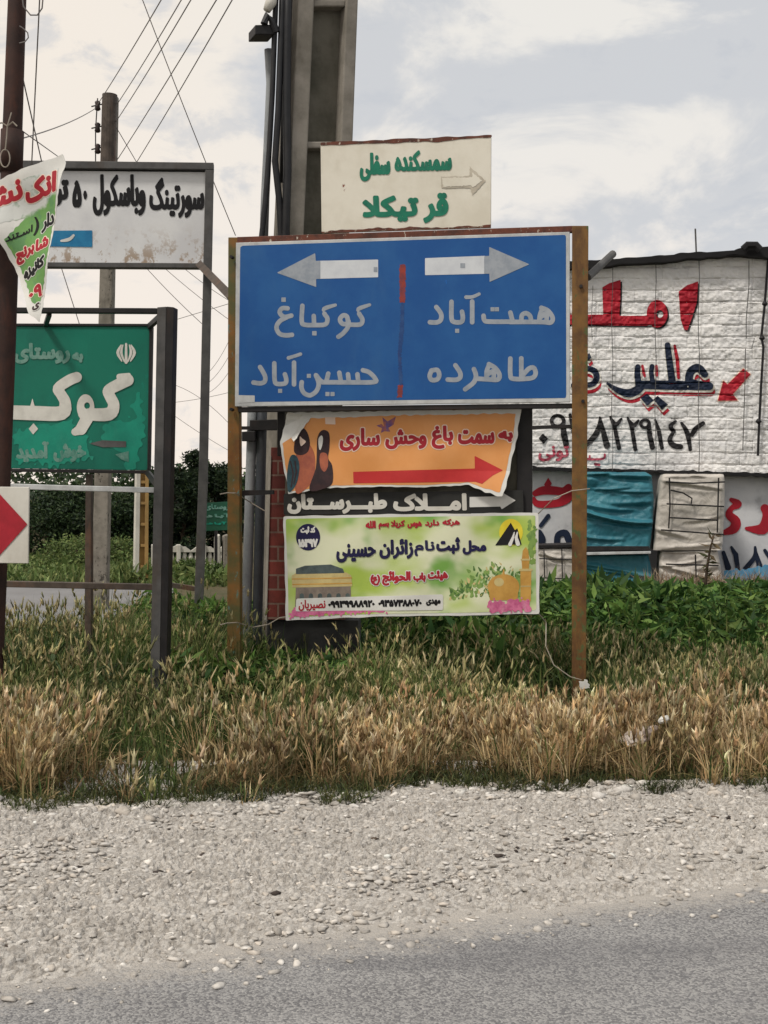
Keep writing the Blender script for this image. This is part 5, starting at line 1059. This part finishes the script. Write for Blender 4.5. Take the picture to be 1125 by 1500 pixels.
# low mat at the gravel's edge, its green darkened to stand for edge shadow
x = RNG.uniform(-2.6, 3.0, 17000); y = vsin(x) + np.abs(RNG.normal(0, .26, 17000)) - .04 + .06 * np.sin(x * 9); n = len(x); kk = (vnoise(x, y, .22, 31) > .34) | (y > vsin(x) + .12); x, y = x[kk], y[kk]; n = len(x)
b = blades_mesh(np.stack((x, y, veg_z(x, y) + .004), 1), RNG.uniform(.02, .10, n), RNG.uniform(.003, .007, n), tint(n, [(62, 72, 42), (76, 84, 48), (50, 58, 36), (92, 90, 56)]), .8)
tag(fast_obj('edge_grass', [b[:3]], 'leaf'), 'short dark green grass creeping onto the gravel edge', 'grass', kind='stuff')
# broad-leaved weeds on the right and behind the signs
x, y, px = scatter(30000, 470, 1330, 9.6, 14.6); hh = (.30 + .20 * vnoise(x, y, .8, 41) + .12 * vnoise(x, y, .25, 42)) * np.clip((y - 9.2) / 1.2, .45, 1) * np.clip((17.2 - y) / 5.5, .42, 1)
z = hh * np.sqrt(RNG.uniform(.05, 1, len(x))); C = np.stack((x, y, veg_z(x, y) + z), 1)
pa = leaves_mesh(C, RNG.uniform(.04, .19, len(x)) * (.6 + .8 * vnoise(x, y, .5, 91)), tint(len(x), LEAFY + [(112, 138, 70)]) * (.75 + .5 * vnoise(x, y, .4, 92))[:, None], .34, .15, drop=np.array((0, -.15, -.1)))
st = RNG.integers(0, len(x), 2600); B = C[st].copy(); hz = B[:, 2].copy(); B[:, 2] = veg_z(B[:, 0], B[:, 1])
pb = blades_mesh(B, np.maximum(hz - B[:, 2], .1) * 1.15, RNG.uniform(.006, .012, len(st)), tint(len(st), LEAFY + GRASS), .25)
x2, y2, p2 = scatter(5200, 470, 1330, 9.0, 13.5); pc = blades_mesh(np.stack((x2, y2, veg_z(x2, y2)), 1), RNG.uniform(.25, .55, len(x2)) * np.clip((16.5 - y2) / 5.5, .4, 1), RNG.uniform(.006, .014, len(x2)), tint(len(x2), GRASS + LEAFY), .5)
tag(fast_obj('broadleaf_weeds', [pa, pb[:3], pc[:3]], 'leaf'), 'lush green broad-leaved weeds between the verge and the building', 'weeds', kind='stuff')
x, y, px = scatter(11000, 150, 540, 8.1, 11.6); hh = (.30 + .34 * vnoise(x, y, .55, 51)) * np.clip((px - 120) / 120, .3, 1); C = np.stack((x, y, veg_z(x, y) + hh * np.sqrt(RNG.uniform(.03, 1, len(x)))), 1)
pa = leaves_mesh(C, RNG.uniform(.04, .13, len(x)), tint(len(x), LEAFY + [(104, 136, 62), (116, 142, 74)]), .34, .1, drop=np.array((0, -.1, -.1)))
x2, y2, p2 = scatter(2600, 215, 520, 8.8, 12); pc = blades_mesh(np.stack((x2, y2, veg_z(x2, y2)), 1), RNG.uniform(.25, .5, len(x2)), RNG.uniform(.006, .012, len(x2)), tint(len(x2), GRASS), .5)
tag(fast_obj('leafy_weeds', [pa, pc[:3]], 'leaf'), 'green leafy weeds around the feet of the concrete pole', 'weeds', kind='stuff')
# dry brush at the foot of the machines
x, y, px = scatter(2600, 945, 1180, 14.2, 14.8); pc = blades_mesh(np.stack((x, y, veg_z(x, y)), 1), RNG.uniform(.2, .55, len(x)), RNG.uniform(.006, .014, len(x)), tint(len(x), [(150, 130, 112), (134, 112, 94), (166, 148, 126)]), .6)
tag(fast_obj('dry_brush', [pc[:3]], 'leaf'), 'dry beige brush at the foot of the beige wrapped machine', 'brush', kind='stuff')
# long-bladed reeds at the left
x, y, px = scatter(330, -120, 190, 7.8, 9.2); pc = blades_mesh(np.stack((x, y, veg_z(x, y)), 1), RNG.uniform(.45, .85, len(x)) * np.clip(1.15 - np.maximum(px, 0) / 420, .4, 1.1), RNG.uniform(.014, .026, len(x)), tint(len(x), [(70, 88, 54), (60, 76, 48), (86, 100, 62)]), .75)
tag(fast_obj('long_grass', [pc[:3]], 'leaf'), 'long dark arching grass leaves left of the green sign post', 'grass', kind='stuff')
# grass bank beyond the side road
x, y, px = scatter(9000, -300, 340, 17.4, 23); 
pc = blades_mesh(np.stack((x, y, 0 * x - .02), 1), RNG.uniform(.08, .26, len(x)) * (0.4 + vnoise(x, y, 1.3, 61)) * np.where(px > 205, .7, 1.5), RNG.uniform(.02, .045, len(x)), tint(len(x), [(112, 126, 76), (94, 112, 64), (130, 138, 88), (78, 98, 56)]), .5)
x, y, px = scatter(7000, -300, 340, 17.6, 22.5); C = np.stack((x, y, (.04 + .2 * vnoise(x, y, 1.6, 62)) * RNG.uniform(.1, 1, len(x))), 1); pl = leaves_mesh(C, RNG.uniform(.08, .2, len(x)), tint(len(x), [(100, 118, 66), (84, 104, 58), (120, 132, 80)]), .4)
tag(fast_obj('bank_grass', [pc[:3], pl], 'leaf'), 'pale green rough grass on the bank beyond the side road', 'grass', kind='stuff')
def tree(name, px, d, w, top_px, label, cols, n, leaf, seed, cat='tree', base=0.0, cone=0.0, group='trees and bushes beyond the side road'):
    rg = np.random.default_rng(seed); b = gp(px, d); H = CAMH + (HY - top_px) / F * d; t = thing(name, b, label, cat, group)
    cl = []; nc = 26
    for k in range(nc):
        u = rg.uniform(base + .06, .95); rr = w / 2 * (1 - cone * u) * math.sqrt(max(.12, 1 - (2 * u - .9) ** 2 * .55)); a = rg.uniform(0, 6.283); q = rr * math.sqrt(rg.uniform(.1, 1)) * .8
        cl.append((b.x + q * math.cos(a), b.y + q * math.sin(a), u * H * .92, rg.uniform(.12, .24) * w, rg.uniform(.75, 1.3)))
    cl = np.array(cl); i = rg.integers(0, nc, n); g = nrm(rg.normal(size=(n, 3))) * (rg.uniform(0, 1, (n, 1)) ** .4) * cl[i, 3:4] * (1, 1, .8)
    C = cl[i, :3] + g; C[:, 2] = np.clip(C[:, 2], .05, H * 1.03)
    fast_obj('crown', [leaves_mesh(C, rg.uniform(.7, 1.4, n) * leaf, tint(n, cols, .2, rg) * cl[i, 4:5], .45, .1, rg)], 'leaf', t)
    mb = MB().tube([b + Vector((0, 0, -.05)), b + Vector((.05, 0, H * .35)), b + Vector((-.04, .03, H * .75))], [w * .045, w * .03, w * .012], 8)
    for k in range(6): c = cl[k]; mb.tube([b + Vector((0, 0, H * (.2 + .07 * k))), Vector(c[:3])], [w * .016, w * .006], 5)
    mb.build('trunk', 'bark', t); return t
DK = [(40, 56, 36), (34, 48, 32), (52, 66, 40), (28, 42, 30)]; MD = [(58, 76, 48), (48, 66, 42), (70, 88, 54)]
TG = 23
tree('dark_tree', 266, 23.0, 1.25, 636, 'tall dark evergreen tree with rounded top behind the balustrade', DK, 14000, .085, 1, cone=.2)
tree('dark_tree', 316, 24.0, 1.3, 668, 'dark evergreen tree nearest the ochre post, slightly lower', DK, 11000, .085, 2, cone=.2)
tree('dark_tree', 233, 24.5, 1.1, 676, 'dark evergreen tree just right of the green sign post', DK, 9000, .085, 3)
tree('bush', 40, 23, 1.9, 724, 'dense dark bush behind the chevron board', MD + DK, 9000, .075, 4, 'bush')
tree('bush', 98, 23.6, 1.7, 708, 'rounded dark bush left of the slender pole', MD + DK, 9000, .075, 5, 'bush')
tree('bush', 150, 23, 1.7, 720, 'dark bush right behind the slender pole', MD + DK, 9000, .075, 6, 'bush')
tree('bush', 196, 23.6, 1.5, 712, 'dark bush behind the ladder-like ochre post', MD + DK, 9000, .075, 7, 'bush')
tree('bush', -25, 23.5, 2.0, 716, 'dark bush at the left edge behind the rusty pole', MD + DK, 7000, .08, 8, 'bush')
PALEB = [(98, 116, 66), (82, 102, 58), (116, 128, 78)]
tree('bush', 178, 20.6, 1.1, 788, 'low pale green shrub on the grass bank', PALEB, 3000, .06, 9, 'bush')
tree('bush', 112, 20.2, 1.3, 784, 'low pale green shrub on the bank, left of the other pale one', PALEB, 3000, .06, 10, 'bush')
tree('bush', 292, 18.6, .7, 822, 'green shrub in front of the gate pillars', [(92, 112, 62), (78, 98, 54)], 2200, .06, 12, 'bush')
x, y, px = scatter(16000, -700, 420, 34, 46); z = (1.1 + 1.2 * vnoise(x, y, 3, 71)) * RNG.uniform(0, 1, len(x)) ** .6
tag(fast_obj('far_hedge', [leaves_mesh(np.stack((x, y, z), 1), RNG.uniform(.15, .3, len(x)), tint(len(x), DK + MD), .5)], 'leaf'), 'far dark hedge closing the view beyond the bushes', 'hedge', kind='stuff')
# dry mullein stalk by the machines
ds = thing('dry_stalk', gp(1033, 12.6), 'tall dry brown weed stalk with withered leaves in front of the beige machine', 'weed')
SK = Surf((1000, 12.6), (1060, 12.6)); sp_ = [(1030, 905), (1033, 860), (1036, 830), (1041, 800), (1047, 782)]
MB().tube([SK.at(a, b) for a, b in sp_], [.02, .017, .014, .010, .004], 7).build('stem', 'bark', ds)
C = []; 
for k in range(60): t = random.random(); i = min(int(t * 4), 3); f_ = t * 4 - i; C.append(SK.at(lerp(sp_[i][0], sp_[i + 1][0], f_), lerp(sp_[i][1], sp_[i + 1][1], f_)))
fast_obj('withered_leaf', [leaves_mesh(np.array(C), np.random.default_rng(4).uniform(.03, .13, 60), tint(60, [(96, 84, 62), (84, 70, 54), (70, 72, 44)]), .3, .1)], 'leaf', ds)['kind'] = 'stuff'
# crumpled rubbish in the grass
def rubbish(name, c, sx, sy, sz, mat, label, seed):
    rg = np.random.default_rng(seed); bm = bmesh.new(); bmesh.ops.create_icosphere(bm, subdivisions=3, radius=1)
    for v in bm.verts:
        k = 1 + .25 * math.sin(v.co.x * 5 + seed) * math.sin(v.co.y * 6 + 2) + .2 * float(vnoise(v.co.x + 3, v.co.z * 1.3 + v.co.y + 5, .22, seed)); v.co = Vector((v.co.x * sx * k, v.co.y * sy * k, v.co.z * sz * k))
    me = bpy.data.meshes.new(name); bm.to_mesh(me); bm.free(); me.materials.append(M[mat]); o = bpy.data.objects.new(name, me); COL.objects.link(o); o.location = c; o.rotation_euler = (.2, -.35, .3)
    return tag(o, label, 'rubbish')
rubbish('plastic_bag', K(935, 1078, 5.92), .085, .05, .026, 'bag', 'crumpled pale plastic bag lying in the dry grass', 3)
rubbish('paper_scrap', K(972, 1054, 5.9), .028, .018, .014, 'banner_white', 'small white and orange paper scrap above the plastic bag', 5)

# ---------------- loose stones on the shoulder
def stones(name, n, samp, s0, s1, cols, label, pw=2.2, dens=None):
    bm = bmesh.new(); bmesh.ops.create_icosphere(bm, subdivisions=1, radius=1); V0 = np.array([v.co[:] for v in bm.verts]); F0 = np.array([[v.index for v in f.verts] for f in bm.faces]); bm.free()
    x, y = samp(n); n = len(x); s = s0 + (s1 - s0) * RNG.uniform(0, 1, n) ** pw
    J = V0[None] * (1 + RNG.normal(0, .26, (n, len(V0), 1))) + RNG.normal(0, .12, (n, len(V0), 3)); J = J * np.stack((RNG.uniform(.7, 1.5, n), RNG.uniform(.5, 1.1, n), RNG.uniform(.25, .6, n)), 1)[:, None]
    a = RNG.uniform(0, 6.283, n); ca, sa = np.cos(a)[:, None], np.sin(a)[:, None]; J = np.stack((J[..., 0] * ca - J[..., 1] * sa, J[..., 0] * sa + J[..., 1] * ca, J[..., 2]), 2) * s[:, None, None]
    z = np.maximum(gravel_z(x, y), 0) + s * .18; V = (J + np.stack((x, y, z), 1)[:, None]).reshape(-1, 3); FC = (F0[None] + (np.arange(n) * len(V0))[:, None, None]).reshape(-1, 3)
    o = fast_obj(name, [(V, FC, np.repeat(np.clip(np.array([lin(c) for c in cols])[RNG.integers(0, len(cols), n)] * (1 + RNG.normal(0, .12, (n, 1))), .01, .9), len(V0), 0))], 'stone'); return tag(o, label, 'stones', kind='stuff')
LIME = [(212, 206, 198), (198, 192, 184), (222, 217, 210), (182, 176, 168), (204, 195, 184)]
def samp_g(n):
    d = 1 / RNG.uniform(1 / 6.0, 1 / 2.9, n); px = RNG.uniform(-80, 1210, n); x = (px - CX) / F * d; off = vsin(x) - d; tar = d - (3.95 + 0.374 * x)
    den = np.clip(.25 + .75 * vnoise(x * .4, d * 1.4, .28, 81), 0, 1) * np.clip((tar + .45) / .6, 0, 1) * (off > -.12) * np.clip(.45 + .55 * (1 - off / 1.6), .3, 1)
    k = RNG.uniform(size=n) < den; return x[k], d[k]
stones('gravel_stones', 36000, samp_g, .004, .019, LIME, 'loose pale limestone gravel on the shoulder')
def samp_b(n):
    x = RNG.uniform(-2, 2.4, n); y = vsin(x) - np.abs(RNG.normal(0, .16, n)) + .10; return x, y
stones('verge_stones', 420, samp_b, .012, .036, LIME + [(226, 222, 214)], 'larger pale stones strewn along the edge of the grass', 3)
def samp_d(n):
    d = RNG.uniform(3.2, 5.3, n); x = (RNG.uniform(0, 1125, n) - CX) / F * d; k = d > 4.0 + .374 * x; return x[k], d[k]
stones('dark_pebbles', 130, samp_d, .006, .018, [(92, 80, 72), (74, 66, 62), (110, 96, 84)], 'scattered dark pebbles on the gravel', 2)
